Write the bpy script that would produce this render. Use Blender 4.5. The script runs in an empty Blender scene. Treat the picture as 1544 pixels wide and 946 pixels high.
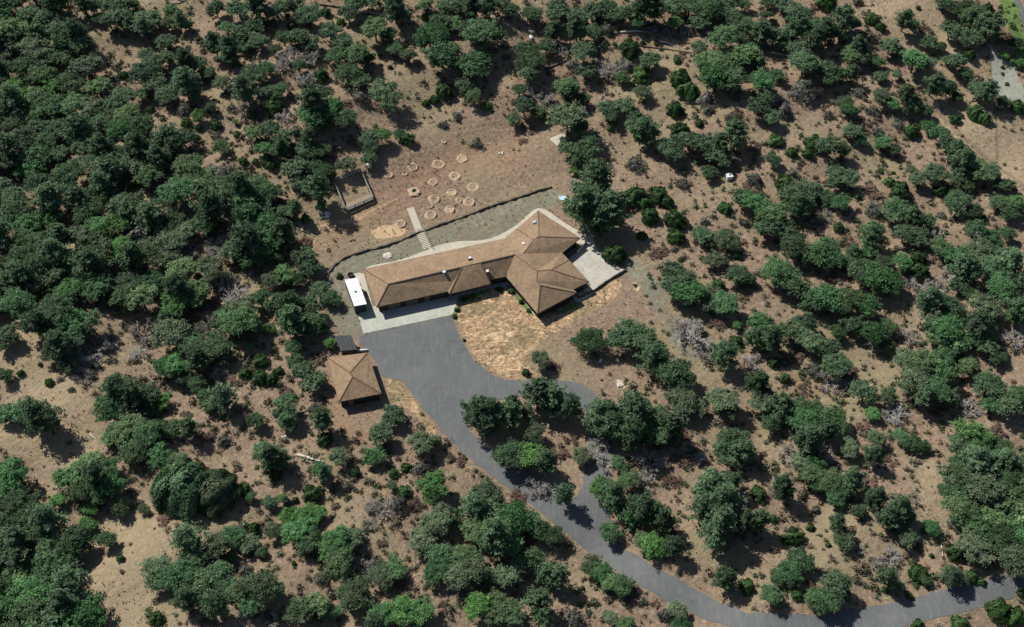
import bpy, math, random, bmesh
import numpy as np
from mathutils import Vector, Matrix, geometry
R = math.radians
random.seed(7); rng = np.random.default_rng(11)
sc = bpy.context.scene
col = sc.collection
# ------------------------------------------------------------------ camera
PITCH = R(50.0); DIST = 248.0; FPX = 772.0/math.tan(R(22.5))
CAM = Vector((0.0, -DIST*math.cos(PITCH), DIST*math.sin(PITCH)))
cd = bpy.data.cameras.new('camera'); cam = bpy.data.objects.new('camera', cd); col.objects.link(cam)
cam.location = CAM; cam.rotation_euler = (R(90)-PITCH, 0, 0)
cd.sensor_width = 36.0; cd.lens = 18.0/math.tan(R(22.5)); cd.clip_start = 1.0; cd.clip_end = 12000.0
sc.camera = cam
# ------------------------------------------------------------------ sky, sun, exposure
SUN_EL, SUN_AZ = 46.0, 50.0        # elevation; shadow bearing away from the viewer's side, towards the right
sdir = Vector((math.sin(R(SUN_AZ))*math.cos(R(SUN_EL)), -math.cos(R(SUN_AZ))*math.cos(R(SUN_EL)), -math.sin(R(SUN_EL))))
w = bpy.data.worlds.new('World'); sc.world = w; w.use_nodes = True
nt = w.node_tree; bg = nt.nodes['Background']
sky = nt.nodes.new('ShaderNodeTexSky'); sky.sky_type = 'NISHITA'; sky.sun_disc = False
sky.sun_elevation = R(SUN_EL); sky.sun_rotation = math.atan2(-sdir.x, -sdir.y)
sky.altitude = 500; sky.air_density = 1.0; sky.dust_density = 1.2
nt.links.new(sky.outputs[0], bg.inputs[0]); bg.inputs[1].default_value = 0.06
sl = bpy.data.lights.new('sun', 'SUN'); sl.energy = 5.0; sl.angle = R(0.53); sl.color = (1.0, 0.955, 0.88)
so = bpy.data.objects.new('sun', sl); col.objects.link(so); so.location = (-120, 120, 260)
so.rotation_euler = (-sdir).to_track_quat('Z', 'Y').to_euler()
sc.view_settings.view_transform = 'Standard'; sc.view_settings.look = 'None'
sc.view_settings.gamma = 1.0; sc.view_settings.use_curve_mapping = False
sc.view_settings.exposure = 0.37
sc.cycles.max_bounces = 5; sc.cycles.diffuse_bounces = 3; sc.cycles.transmission_bounces = 2; sc.cycles.transparent_max_bounces = 4

# ------------------------------------------------------------------ picture point -> point on the terrain
FW = np.array([0, math.cos(PITCH), -math.sin(PITCH)]); UP = np.array([0, math.sin(PITCH), math.cos(PITCH)])
CA = np.array(CAM)
def ray(px, py):
    d = FW + UP*((473-py)/FPX) + np.array([1.0, 0, 0])*((px-772)/FPX)
    return d
def hitz(px, py, z):
    d = ray(px, py); t = (z-CA[2])/d[2]; p = CA + d*t
    return p
BL = [hitz(*p, 0) for p in ((380, 440), (495, 412), (530, 384), (580, 371), (620, 356), (720, 320), (830, 284), (900, 262))]
BLX = [p[0] for p in BL]; BLY = [p[1] for p in BL]
def height(x, y):
    x = np.asarray(x, float); y = np.asarray(y, float)
    yl = np.interp(x, BLX, BLY)
    d = y - yl - 1.0
    rise = 0.11*np.where(d > 0, d*d/(d+6.0), 0)
    rise = np.where(rise > 14, 14 + (rise-14)*0.05, rise)
    # flat pad round the house and the paved court
    fx, fy = (x-0)/62.0, (y-0)/42.0
    q = np.sqrt(fx*fx+fy*fy); m = np.clip((q-0.62)/0.75, 0, 1); m = m*m*(3-2*m)
    und = 1.5*np.sin(x*0.061+1.3)*np.cos(y*0.053+0.4) + 0.8*np.sin(x*0.13+y*0.09+2.0) + 0.45*np.sin(x*0.21-y*0.27) 
    fade = 1.0/(1.0+(np.hypot(x, y)/600.0)**2)
    return rise + m*und*fade
def hit(px, py, dz=0.0):
    z = dz
    for _ in range(14):
        p = hitz(px, py, z); z = 0.5*z + 0.5*(float(height(p[0], p[1])) + dz)
    p = hitz(px, py, z); return Vector((p[0], p[1], z))
def G(px, py, dz=0.0):
    p = hit(px, py); return Vector((p.x, p.y, float(height(p.x, p.y))+dz))
def hitv(X, Y):
    X, Y = np.asarray(X, float), np.asarray(Y, float); D = FW[None, :]+UP[None, :]*((473-Y)/FPX)[:, None]; D[:, 0] += (X-772)/FPX; z = np.zeros(len(X))
    for _ in range(16): t = (z-CA[2])/D[:, 2]; p = CA[None, :]+D*t[:, None]; z = .5*z+.5*height(p[:, 0], p[:, 1])
    p[:, 2] = height(p[:, 0], p[:, 1]); return p
def mpp(px, py):                      # metres per photo pixel at that point
    p = hit(px, py); d = (np.array(p)-CA) @ FW
    return d/FPX

# ------------------------------------------------------------------ helpers
def tag(o, label=None, cat=None, group=None, kind=None):
    if label: o['label'] = label
    if cat: o['category'] = cat
    if group: o['group'] = group
    if kind: o['kind'] = kind
    return o
def link(name, me, mat=None, parent=None):
    o = bpy.data.objects.new(name, me); col.objects.link(o)
    if mat is not None and me is not None and not me.materials: me.materials.append(mat)
    if parent is not None: o.parent = parent
    return o
def empty(name, loc, rz=0.0):
    o = bpy.data.objects.new(name, None); col.objects.link(o); o.location = loc; o.rotation_euler = (0, 0, rz)
    o.empty_display_size = 0.5; return o
def mesh(name, v, f, smooth=False):
    me = bpy.data.meshes.new(name); me.from_pydata([tuple(map(float, p)) for p in v], [], [tuple(int(i) for i in q) for q in f])
    if smooth: me.polygons.foreach_set('use_smooth', [True]*len(me.polygons))
    me.update(); return me
class MB:
    def __init__(s): s.v = []; s.f = []
    def add(s, v, f):
        n = len(s.v); s.v += [tuple(p) for p in v]; s.f += [tuple(i+n for i in q) for q in f]
    def box(s, c, size, rz=0.0, taper=1.0):
        cx, cy, cz = c; sx, sy, sz = (k/2 for k in size); cr, sr = math.cos(rz), math.sin(rz); v = []
        for k, tz in ((-1, 1.0), (1, taper)):
            for ax, ay in ((-1, -1), (1, -1), (1, 1), (-1, 1)):
                x, y = ax*sx*tz, ay*sy*tz
                v.append((cx+x*cr-y*sr, cy+x*sr+y*cr, cz+k*sz))
        s.add(v, [(3, 2, 1, 0), (4, 5, 6, 7), (0, 1, 5, 4), (1, 2, 6, 5), (2, 3, 7, 6), (3, 0, 4, 7)])
    def bar(s, a, b, wd, ht):                 # square bar from a to b
        a, b = Vector(a), Vector(b); d = (b-a).normalized()
        sd = d.cross(Vector((0, 0, 1)));
        if sd.length < 1e-4: sd = Vector((1, 0, 0))
        sd.normalize(); u = sd.cross(d).normalized(); v = []
        for p in (a, b):
            for i, j in ((-1, -1), (1, -1), (1, 1), (-1, 1)): v.append(p + sd*(i*wd/2) + u*(j*ht/2))
        s.add(v, [(0, 1, 2, 3), (7, 6, 5, 4), (0, 4, 5, 1), (1, 5, 6, 2), (2, 6, 7, 3), (3, 7, 4, 0)])
    def tube(s, pts, rad, n=6, cap=True):
        pts = [Vector(p) for p in pts]; rings = []; base = len(s.v)
        for i, p in enumerate(pts):
            d = (pts[min(i+1, len(pts)-1)] - pts[max(i-1, 0)]).normalized()
            a = d.cross(Vector((0.31, 0.17, 0.93)));
            if a.length < 1e-3: a = d.cross(Vector((1, 0, 0)))
            a.normalize(); b = d.cross(a)
            for k in range(n):
                t = 2*math.pi*k/n; s.v.append(tuple(p + (a*math.cos(t)+b*math.sin(t))*rad[i]))
        for i in range(len(pts)-1):
            for k in range(n):
                q = base+i*n; k2 = (k+1) % n
                s.f.append((q+k, q+k2, q+n+k2, q+n+k))
        if cap:
            s.f.append(tuple(base+k for k in range(n))[::-1]); e = base+(len(pts)-1)*n; s.f.append(tuple(e+k for k in range(n)))
    def build(s, name, mat, parent=None, smooth=False):
        return link(name, mesh(name, s.v, s.f, smooth), mat, parent)

# ------------------------------------------------------------------ materials
def newmat(name):
    m = bpy.data.materials.new(name); m.use_nodes = True; n = m.node_tree; b = n.nodes['Principled BSDF']
    b.inputs['Specular IOR Level'].default_value = 0.2
    return m, n, b
def N(n, t, **kw):
    x = n.nodes.new(t)
    for k, v in kw.items(): setattr(x, k, v)
    return x
def L(n, a, b): n.links.new(a, b)
def noise(n, co, scale, detail=4.0, rough=0.6, dist=0.0):
    x = N(n, 'ShaderNodeTexNoise'); x.inputs['Scale'].default_value = scale; x.inputs['Detail'].default_value = detail
    x.inputs['Roughness'].default_value = rough; x.inputs['Distortion'].default_value = dist; L(n, co, x.inputs['Vector']); return x.outputs['Fac']
def ramp(n, fac, stops):
    x = N(n, 'ShaderNodeValToRGB'); e = x.color_ramp.elements
    while len(e) < len(stops): e.new(0.5)
    for i, (p, c) in enumerate(stops):
        e[i].position = p; e[i].color = (*c, 1) if len(c) == 3 else c
    L(n, fac, x.inputs[0]); return x.outputs[0]
def mix(n, fac, a, b, mode='MIX'):
    x = N(n, 'ShaderNodeMix', data_type='RGBA', blend_type=mode)
    for s, v in ((x.inputs[0], fac), (x.inputs[6], a), (x.inputs[7], b)):
        if isinstance(v, (int, float)): s.default_value = v
        elif isinstance(v, tuple): s.default_value = (*v, 1)
        else: L(n, v, s)
    return x.outputs[2]
def mth(n, op, a, b=None, c=None):
    x = N(n, 'ShaderNodeMath', operation=op); x.use_clamp = False
    for i, v in enumerate((a, b, c)):
        if v is None: continue
        if isinstance(v, (int, float)): x.inputs[i].default_value = v
        else: L(n, v, x.inputs[i])
    return x.outputs[0]
def sstep(n, v, a, b):
    x = N(n, 'ShaderNodeMapRange', interpolation_type='SMOOTHSTEP'); L(n, v, x.inputs[0]) 
    x.inputs[1].default_value = a; x.inputs[2].default_value = b; return x.outputs[0]
def bump(n, b, h, strength, dist=0.1):
    x = N(n, 'ShaderNodeBump'); x.inputs['Strength'].default_value = strength; x.inputs['Distance'].default_value = dist
    L(n, h, x.inputs['Height']); L(n, x.outputs[0], b.inputs['Normal'])
def coords(n): return N(n, 'ShaderNodeTexCoord').outputs['Object']
def plain(name, c, rough=0.8, var=0.18, scale=3.0, spec=0.2, metal=0.0, bmp=0.0):
    m, n, b = newmat(name); co = coords(n); f = noise(n, co, scale, 5.0, 0.65)
    lo = tuple(k*(1-var) for k in c); hi = tuple(min(1, k*(1+var)) for k in c)
    L(n, ramp(n, f, [(0.3, lo), (0.7, hi)]), b.inputs['Base Color']); b.inputs['Roughness'].default_value = rough
    b.inputs['Specular IOR Level'].default_value = spec; b.inputs['Metallic'].default_value = metal
    if bmp: bump(n, b, f, bmp)
    return m
def scaled(n, co, sx, sy, sz=1.0, rot=0.0):
    x = N(n, 'ShaderNodeMapping'); x.inputs['Scale'].default_value = (sx, sy, sz); x.inputs['Rotation'].default_value = (0, 0, rot); L(n, co, x.inputs[0]); return x.outputs[0]
M = {}
# foliage: object colour is the species tint, 'tint' the leaf to leaf difference
def leafmat(name, rough=0.6):
    m, n, b = newmat(name)
    oi = N(n, 'ShaderNodeObjectInfo'); at = N(n, 'ShaderNodeAttribute', attribute_name='tint')
    r = N(n, 'ShaderNodeMapRange'); L(n, oi.outputs['Random'], r.inputs[0]); r.inputs[3].default_value = 0.78; r.inputs[4].default_value = 1.22
    t = N(n, 'ShaderNodeMapRange'); L(n, at.outputs['Fac'], t.inputs[0]); t.inputs[3].default_value = 0.5; t.inputs[4].default_value = 1.5
    k = mth(n, 'MULTIPLY', r.outputs[0], t.outputs[0])
    x = N(n, 'ShaderNodeVectorMath', operation='SCALE'); L(n, oi.outputs['Color'], x.inputs[0]); L(n, k, x.inputs[3])
    hue = N(n, 'ShaderNodeHueSaturation'); L(n, x.outputs[0], hue.inputs['Color'])
    h = N(n, 'ShaderNodeMapRange'); L(n, at.outputs['Fac'], h.inputs[0]); h.inputs[3].default_value = 0.512; h.inputs[4].default_value = 0.482; L(n, h.outputs[0], hue.inputs['Hue'])
    L(n, hue.outputs[0], b.inputs['Base Color']); b.inputs['Roughness'].default_value = rough; b.inputs['Specular IOR Level'].default_value = 0.15
    tr = N(n, 'ShaderNodeBsdfTranslucent'); L(n, hue.outputs[0], tr.inputs['Color'])
    ms = N(n, 'ShaderNodeMixShader'); ms.inputs[0].default_value = 0.40
    L(n, b.outputs[0], ms.inputs[1]); L(n, tr.outputs[0], ms.inputs[2]); L(n, ms.outputs[0], n.nodes['Material Output'].inputs[0])
    return m
M['leaf'] = leafmat('foliage')
M['bark'] = plain('bark', (0.10, 0.075, 0.055), 0.9, 0.35, 6.0)
def greymat():
    m, n, b = newmat('bare_twigs'); oi = N(n, 'ShaderNodeObjectInfo'); f = noise(n, coords(n), 5.0)
    c = ramp(n, f, [(0.3, (0.65, 0.65, 0.65)), (0.7, (1.2, 1.2, 1.2))]); L(n, mix(n, 1.0, oi.outputs['Color'], c, 'MULTIPLY'), b.inputs['Base Color']); b.inputs['Roughness'].default_value = 0.9
    return m
M['twig'] = greymat()

def ground_material():
    m, n, b = newmat('dry_ground'); co = coords(n)
    big = noise(n, co, 0.045, 4, 0.6, 0.8); mid = noise(n, co, 0.23, 5, 0.65, 0.5); fine = noise(n, co, 1.3, 7, 0.75); tiny = noise(n, co, 5.5, 5, 0.7)
    st = noise(n, scaled(n, co, 0.35, 1.6, 1.0, 0.35), 2.2, 6, 0.75)
    soil = ramp(n, mid, [(0.25, (0.170, 0.129, 0.095)), (0.5, (0.225, 0.171, 0.125)), (0.75, (0.300, 0.230, 0.162))])
    soil2 = ramp(n, fine, [(0.32, (0.105, 0.080, 0.058)), (0.48, (0.205, 0.157, 0.116)), (0.58, (0.275, 0.212, 0.155)), (0.68, (0.47, 0.36, 0.25))])
    c = mix(n, 0.68, soil, soil2)
    grassy = ramp(n, st, [(0.35, (0.170, 0.155, 0.095)), (0.65, (0.300, 0.262, 0.165))])
    c = mix(n, mth(n, 'MULTIPLY', sstep(n, big, 0.45, 0.66), 0.65), c, grassy)
    A = N(n, 'ShaderNodeAttribute', attribute_name='zone_a'); B = N(n, 'ShaderNodeAttribute', attribute_name='zone_b')
    sa = N(n, 'ShaderNodeSeparateColor'); L(n, A.outputs['Color'], sa.inputs[0]); sb = N(n, 'ShaderNodeSeparateColor'); L(n, B.outputs['Color'], sb.inputs[0])
    wob = mth(n, 'MULTIPLY', mth(n, 'SUBTRACT', mth(n, 'ADD', mth(n, 'MULTIPLY', noise(n, co, 0.8, 5, 0.7), 0.7), mth(n, 'MULTIPLY', fine, 0.5)), 0.6), 1.3)
    def msk(s, lo=0.35, hi=0.65): return sstep(n, mth(n, 'ADD', s, wob), lo, hi)
    def soft(s): return sstep(n, mth(n, 'ADD', s, mth(n, 'MULTIPLY', wob, 0.4)), 0.3, 0.7)
    gravel = ramp(n, noise(n, co, 2.6, 7, 0.85), [(0.3, (0.125, 0.128, 0.098)), (0.7, (0.240, 0.235, 0.180))])
    gravel = mix(n, mth(n, 'MULTIPLY', sstep(n, noise(n, co, 0.17, 5, 0.65, 0.8), 0.47, 0.60), 0.65), gravel, (0.185, 0.150, 0.112))
    gravel = mix(n, mth(n, 'MULTIPLY', sstep(n, noise(n, co, 0.24, 5, 0.65, 0.5), 0.52, 0.62), 0.5), gravel, (0.27, 0.275, 0.205))
    c = mix(n, soft(sa.outputs[0]), c, gravel)
    mst = noise(n, scaled(n, co, 0.85, 1.25, 1.0, -0.5), 0.55, 10, 0.82, 1.6)
    mulch = ramp(n, mst, [(0.36, (0.115, 0.095, 0.058)), (0.44, (0.205, 0.155, 0.098)), (0.50, (0.33, 0.225, 0.140)), (0.56, (0.52, 0.385, 0.245)), (0.66, (0.66, 0.53, 0.36))])
    mulch = mix(n, mth(n, 'MULTIPLY', sstep(n, noise(n, co, 0.11, 4, 0.65, 0.8), 0.50, 0.60), 0.7), mulch, ramp(n, mst, [(0.38, (0.10, 0.09, 0.05)), (0.6, (0.26, 0.215, 0.13))]))
    c = mix(n, soft(sa.outputs[1]), c, mulch)
    bright = ramp(n, fine, [(0.3, (0.42, 0.28, 0.165)), (0.65, (0.52, 0.40, 0.27))])
    c = mix(n, msk(sa.outputs[2]), c, bright)
    green = ramp(n, fine, [(0.3, (0.060, 0.115, 0.035)), (0.7, (0.16, 0.26, 0.08))])
    c = mix(n, msk(sb.outputs[0]), c, green)
    redd = ramp(n, fine, [(0.3, (0.20, 0.120, 0.080)), (0.7, (0.34, 0.205, 0.135))])
    c = mix(n, mth(n, 'MULTIPLY', soft(sb.outputs[1]), 0.38), c, redd)
    straw = ramp(n, fine, [(0.3, (0.220, 0.180, 0.122)), (0.7, (0.37, 0.300, 0.205))])
    c = mix(n, mth(n, 'MULTIPLY', soft(sb.outputs[2]), 0.75), c, straw)
    c = mix(n, 1.0, c, (1.01, 0.985, 0.945), 'MULTIPLY')
    trk = sstep(n, mth(n, 'ADD', A.outputs['Alpha'], mth(n, 'MULTIPLY', wob, 0.3)), 0.35, 0.75)
    c = mix(n, mth(n, 'MULTIPLY', trk, 0.75), c, ramp(n, fine, [(0.3, (0.13, 0.098, 0.07)), (0.7, (0.24, 0.185, 0.13))]))
    # specks: litter, stones, little dry plants
    dk = mth(n, 'MULTIPLY', sstep(n, tiny, 0.58, 0.70), 0.45); c = mix(n, dk, c, (0.075, 0.062, 0.048))
    lt = mth(n, 'MULTIPLY', sstep(n, noise(n, co, 3.7, 4, 0.7), 0.66, 0.76), 0.6); c = mix(n, lt, c, (0.50, 0.43, 0.32))
    L(n, c, b.inputs['Base Color']); b.inputs['Roughness'].default_value = 0.95; b.inputs['Specular IOR Level'].default_value = 0.05
    h = mth(n, 'ADD', mth(n, 'MULTIPLY', mid, 1.2), mth(n, 'ADD', mth(n, 'MULTIPLY', fine, 0.6), mth(n, 'MULTIPLY', tiny, 0.15)))
    bump(n, b, h, 0.9, 0.55)
    return m
M['ground'] = ground_material()
def asphalt():
    m, n, b = newmat('asphalt'); co = coords(n)
    f = noise(n, co, 0.15, 4, 0.6, 0.6); g = noise(n, co, 3.0, 6, 0.8); s = noise(n, scaled(n, co, 1.6, 0.25, 1, 0.35), 1.0, 4, 0.7)
    c = ramp(n, f, [(0.3, (0.080, 0.088, 0.091)), (0.7, (0.124, 0.132, 0.133))])
    c = mix(n, 0.45, c, ramp(n, g, [(0.3, (0.078, 0.084, 0.088)), (0.7, (0.150, 0.158, 0.158))]))
    c = mix(n, mth(n, 'MULTIPLY', sstep(n, s, 0.50, 0.68), 0.45), c, (0.170, 0.168, 0.155))
    dust = noise(n, co, 0.5, 6, 0.75)
    c = mix(n, mth(n, 'MULTIPLY', sstep(n, dust, 0.55, 0.75), 0.4), c, (0.21, 0.18, 0.14))
    c = mix(n, mth(n, 'MULTIPLY', sstep(n, noise(n, co, 0.33, 5, 0.7, 1.5), 0.56, 0.66), 0.35), c, (0.062, 0.066, 0.068))
    c = mix(n, mth(n, 'MULTIPLY', sstep(n, noise(n, co, 7.0, 3, 0.8), 0.68, 0.74), 0.6), c, (0.24, 0.19, 0.13))
    L(n, c, b.inputs['Base Color']); b.inputs['Roughness'].default_value = 0.9; bump(n, b, g, 0.3, 0.03); return m
M['asphalt'] = asphalt()
def concrete(name, c, stain, joint=0.0):
    m, n, b = newmat(name); co = coords(n); f = noise(n, co, 0.5, 5, 0.7, 1.0); g = noise(n, co, 4.0, 5, 0.7)
    lo = tuple(k*0.72 for k in c); cc = ramp(n, f, [(0.3, lo), (0.68, c)])
    cc = mix(n, mth(n, 'MULTIPLY', sstep(n, g, 0.5, 0.75), 0.35), cc, stain)
    cc = mix(n, mth(n, 'MULTIPLY', sstep(n, noise(n, co, 1.1, 6, 0.8), 0.55, 0.7), 0.35), cc, stain)
    if joint:
        cc = mix(n, mth(n, 'MULTIPLY', sstep(n, noise(n, co, 0.9, 4, 0.6, 2.5), 0.46, 0.56), 0.5), cc, (0.30, 0.285, 0.255))
        br = N(n, 'ShaderNodeTexBrick'); br.offset = 0.5; br.inputs['Scale'].default_value = 1.0; br.inputs['Brick Width'].default_value = joint; br.inputs['Row Height'].default_value = joint*0.8
        br.inputs['Mortar Size'].default_value = 0.035; L(n, scaled(n, co, 1, 1, 1, -0.72), br.inputs['Vector'])
        cc = mix(n, mth(n, 'MULTIPLY', br.outputs['Fac'], 0.32), cc, tuple(k*0.45 for k in c))
    L(n, cc, b.inputs['Base Color']); b.inputs['Roughness'].default_value = 0.9; bump(n, b, g, 0.2, 0.03); return m
M['concrete'] = concrete('concrete', (0.42, 0.43, 0.37), (0.23, 0.25, 0.20))
M['walk'] = concrete('pale_concrete', (0.48, 0.445, 0.36), (0.34, 0.31, 0.25))
M['strip'] = concrete('grey_green_gravel', (0.26, 0.275, 0.225), (0.17, 0.18, 0.14))
M['patio'] = concrete('stamped_concrete', (0.47, 0.45, 0.39), (0.30, 0.29, 0.25), 1.0)
def shingle(name, c1, c2):
    m, n, b = newmat(name); co = coords(n)
    f = noise(n, co, 0.35, 4, 0.6, 0.6); br = N(n, 'ShaderNodeTexBrick'); L(n, scaled(n, co, 1, 1, 1, 0.28), br.inputs['Vector']); br.inputs['Scale'].default_value = 1.0
    br.inputs['Brick Width'].default_value = 0.45; br.inputs['Row Height'].default_value = 0.24; br.inputs['Mortar Size'].default_value = 0.02; br.inputs['Bias'].default_value = 0.0
    br.inputs['Color1'].default_value = (*c1, 1); br.inputs['Color2'].default_value = (*c2, 1); br.inputs['Mortar'].default_value = (*[k*0.35 for k in c1], 1)
    c = mix(n, 0.5, br.outputs['Color'], ramp(n, f, [(0.3, tuple(k*0.85 for k in c1)), (0.7, c2)]))
    c = mix(n, mth(n, 'MULTIPLY', sstep(n, noise(n, co, 2.2, 6, 0.85), 0.48, 0.66), 0.6), c, (0.40, 0.285, 0.18))
    c = mix(n, mth(n, 'MULTIPLY', sstep(n, noise(n, scaled(n, co, 1, 0.25), 1.4, 5, 0.7), 0.5, 0.68), 0.5), c, (0.12, 0.085, 0.06))
    L(n, c, b.inputs['Base Color']); b.inputs['Roughness'].default_value = 0.9; bump(n, b, br.outputs['Fac'], -0.35, 0.03); return m
M['roof'] = shingle('shingles', (0.185, 0.130, 0.083), (0.295, 0.207, 0.130))
M['cap'] = plain('ridge_shingles', (0.135, 0.092, 0.062), 0.9, 0.3, 5)
M['fascia'] = plain('brown_trim', (0.13, 0.095, 0.07), 0.7, 0.15)
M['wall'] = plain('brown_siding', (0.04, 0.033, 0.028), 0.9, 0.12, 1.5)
M['soffit'] = plain('soffit', (0.10, 0.085, 0.065), 0.9, 0.1)
M['glass'] = plain('window_glass', (0.02, 0.025, 0.03), 0.08, 0.1, 1, 0.6)
M['white'] = plain('white_paint', (0.60, 0.62, 0.64), 0.45, 0.05, 2.0, 0.4)
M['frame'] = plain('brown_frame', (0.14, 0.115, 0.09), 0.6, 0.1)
M['metal'] = plain('grey_metal', (0.33, 0.34, 0.35), 0.45, 0.15, 3, 0.5, 0.3)
M['rubber'] = plain('rubber', (0.02, 0.02, 0.02), 0.8)
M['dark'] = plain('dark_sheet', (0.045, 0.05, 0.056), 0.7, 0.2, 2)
M['door'] = plain('brown_door', (0.20, 0.12, 0.07), 0.6, 0.12)
M['stone'] = plain('stacked_stone', (0.115, 0.10, 0.08), 0.95, 0.4, 3.0, 0.1, 0, 0.5)
M['rock'] = plain('pale_rock', (0.46, 0.43, 0.38), 0.95, 0.3, 2.5, 0.1, 0, 0.4)
M['wood'] = plain('weathered_wood', (0.42, 0.38, 0.30), 0.9, 0.25, 4)
M['greywood'] = plain('grey_timber', (0.27, 0.26, 0.23), 0.9, 0.3, 4)
M['log'] = plain('bleached_log', (0.55, 0.50, 0.42), 0.9, 0.25, 3)
M['darklog'] = plain('dark_log', (0.14, 0.105, 0.08), 0.9, 0.3, 3)
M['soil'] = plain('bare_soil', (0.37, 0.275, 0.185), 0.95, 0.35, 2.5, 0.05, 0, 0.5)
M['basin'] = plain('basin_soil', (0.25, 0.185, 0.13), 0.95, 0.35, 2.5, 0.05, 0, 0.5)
M['blue'] = plain('pale_blue_plastic', (0.35, 0.55, 0.75), 0.35, 0.08, 2, 0.4)
M['grass'] = plain('dry_grass', (0.30, 0.25, 0.15), 0.9, 0.35, 0.5)
# ================================================================== THE SETTING
def P(s): return [tuple(map(float, q.split(','))) for q in s.split()]
def inpoly(X, Y, poly):
    ins = np.zeros(np.shape(X), bool); n = len(poly)
    for i in range(n):
        x1, y1 = poly[i][:2]; x2, y2 = poly[(i+1) % n][:2]
        c = ((y1 > Y) != (y2 > Y)) & (X < (x2-x1)*(Y-y1)/(y2-y1+1e-12)+x1)
        ins ^= c
    return ins
def segd(X, Y, pts, closed=True):
    d = np.full(np.shape(X), 1e9); n = len(pts)
    for i in range(n if closed else n-1):
        x1, y1 = pts[i][:2]; x2, y2 = pts[(i+1) % n][:2]; vx, vy = x2-x1, y2-y1
        t = np.clip(((X-x1)*vx+(Y-y1)*vy)/(vx*vx+vy*vy+1e-9), 0, 1)
        d = np.minimum(d, np.hypot(X-x1-t*vx, Y-y1-t*vy))
    return d
def world(poly): return [tuple(G(*p)) for p in poly]
def smoothloop(pts, k=2):
    for _ in range(k):
        q = []
        for i in range(len(pts)):
            a, b = np.array(pts[i]), np.array(pts[(i+1) % len(pts)]); q += [tuple(a*.75+b*.25), tuple(a*.25+b*.75)]
        pts = q
    return pts
ASPH = P('538,507 588,495.5 679,476 684,478 690,497 696,513 705,528 716,545 733,559 748,568.5 765,572.5 800,573 845,573.5 873,578 892,587 907,603 918,625 924,660 921,700 916,735 918,770 930,816 945,831 975,848 1005,865 1050,889 1082,907 1115,920 1170,927 1240,929 1294,918 1374,901 1440,887 1485,874 1527,864 1575,850 1600,880 1544,895 1505,910 1447,924 1354,948 1240,958 1130,954 1070,937 1038,922 1005,907 980,892 945,869 923,856 891,834 845,799 800,760 760,731 728,708 693,677 672,659 650,630 634,611 622,594 611,579 600,572 590,569 576,568 570,562 563,539 553,530 541,517')
ISLE = P('699,633 712,617 745,604 785,598 840,598 868,606 884,622 890,650 887,690 880,725 872,752 850,745 815,722 785,702 745,680 722,665 706,648')
ZONES = {
 'gravel': (0, P('488,455 497,410 512,393 535,384 580,373 620,357 700,329 780,299 832,284 850,296 842,310 815,318 780,345 720,372 560,440 552,470 548,505 536,512 505,508 500,480'), 1.2),
 'gravel2': (0, P('690,366 760,352 800,320 838,300 832,290 780,302 700,330 650,352 655,366'), 0.8),
 'gravel3': (0, P('905,372 935,375 960,395 985,415 1003,440 1010,475 990,480 975,450 960,425 945,410 925,395'), 1.5),
 'gravel4': (0, P('1003,470 1030,480 1060,510 1075,540 1045,545 1010,520'), 2),
 'mulch': (1, P('688,455 720,440 760,430 800,470 815,482 850,470 895,445 930,420 940,432 925,452 880,478 840,500 815,515 800,530 793,550 812,566 800,571 765,571 735,557 712,532 698,508 690,480'), 0.7),
 'mulch2': (1, P('585,571 605,577 618,595 640,625 662,655 645,655 625,625 610,615 590,608 583,600'), 0.8),
 'bright1': (2, P('559,349 575,341 597,339 612,346 608,354 585,360 566,359'), 0.8),
 'bright2': (2, P('510,335 540,325 562,318 545,330 515,340'), 0.6),
 'bright3': (2, P('955,425 966,430 962,440 955,436'), 0.6),
 'bright4': (2, P('928,575 945,572 950,584 932,588'), 0.7),
 'green1': (3, P('1507,0 1535,0 1544,60 1544,110 1530,60 1512,30'), 1.2),
 'olive1': (0, P('715,462 745,452 775,462 790,490 778,515 745,520 720,500'), 2.5),
 'green2': (3, P('690,452 715,440 738,434 730,442 700,458'), 0.5),
 'green3': (3, P('768,436 776,440 808,474 802,476 780,452'), 0.5),
 'green4': (3, P('845,470 870,452 880,448 870,462 850,474'), 0.4),
 'red1': (4, P('700,215 780,205 800,235 770,260 700,262 640,300 560,340 500,370 470,372 480,340 560,300 620,250'), 6),
 'red2': (4, P('1190,570 1230,560 1250,590 1220,610 1190,600'), 3),
 'red3': (4, P('500,540 515,625 560,660 520,690 505,620 490,560'), 2),
 'straw1': (5, P('1330,0 1420,0 1470,60 1490,110 1500,170 1544,190 1544,290 1470,240 1410,190 1400,150 1380,90 1340,50'), 4),
 'straw2': (5, P('0,500 40,480 110,560 170,640 130,720 60,700 0,660'), 5),
 'straw3': (5, P('160,760 250,740 270,830 210,946 130,946 110,870'), 5),
 'straw4': (5, P('1390,700 1440,700 1430,800 1400,850 1370,840 1380,780'), 3),
 'straw5': (5, P('504,276 543,261 562,301 522,318'), 0.4),
 'grey1': (0, P('1492,65 1500,70 1544,130 1544,160 1505,140 1495,110'), 0.4),
}
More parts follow.
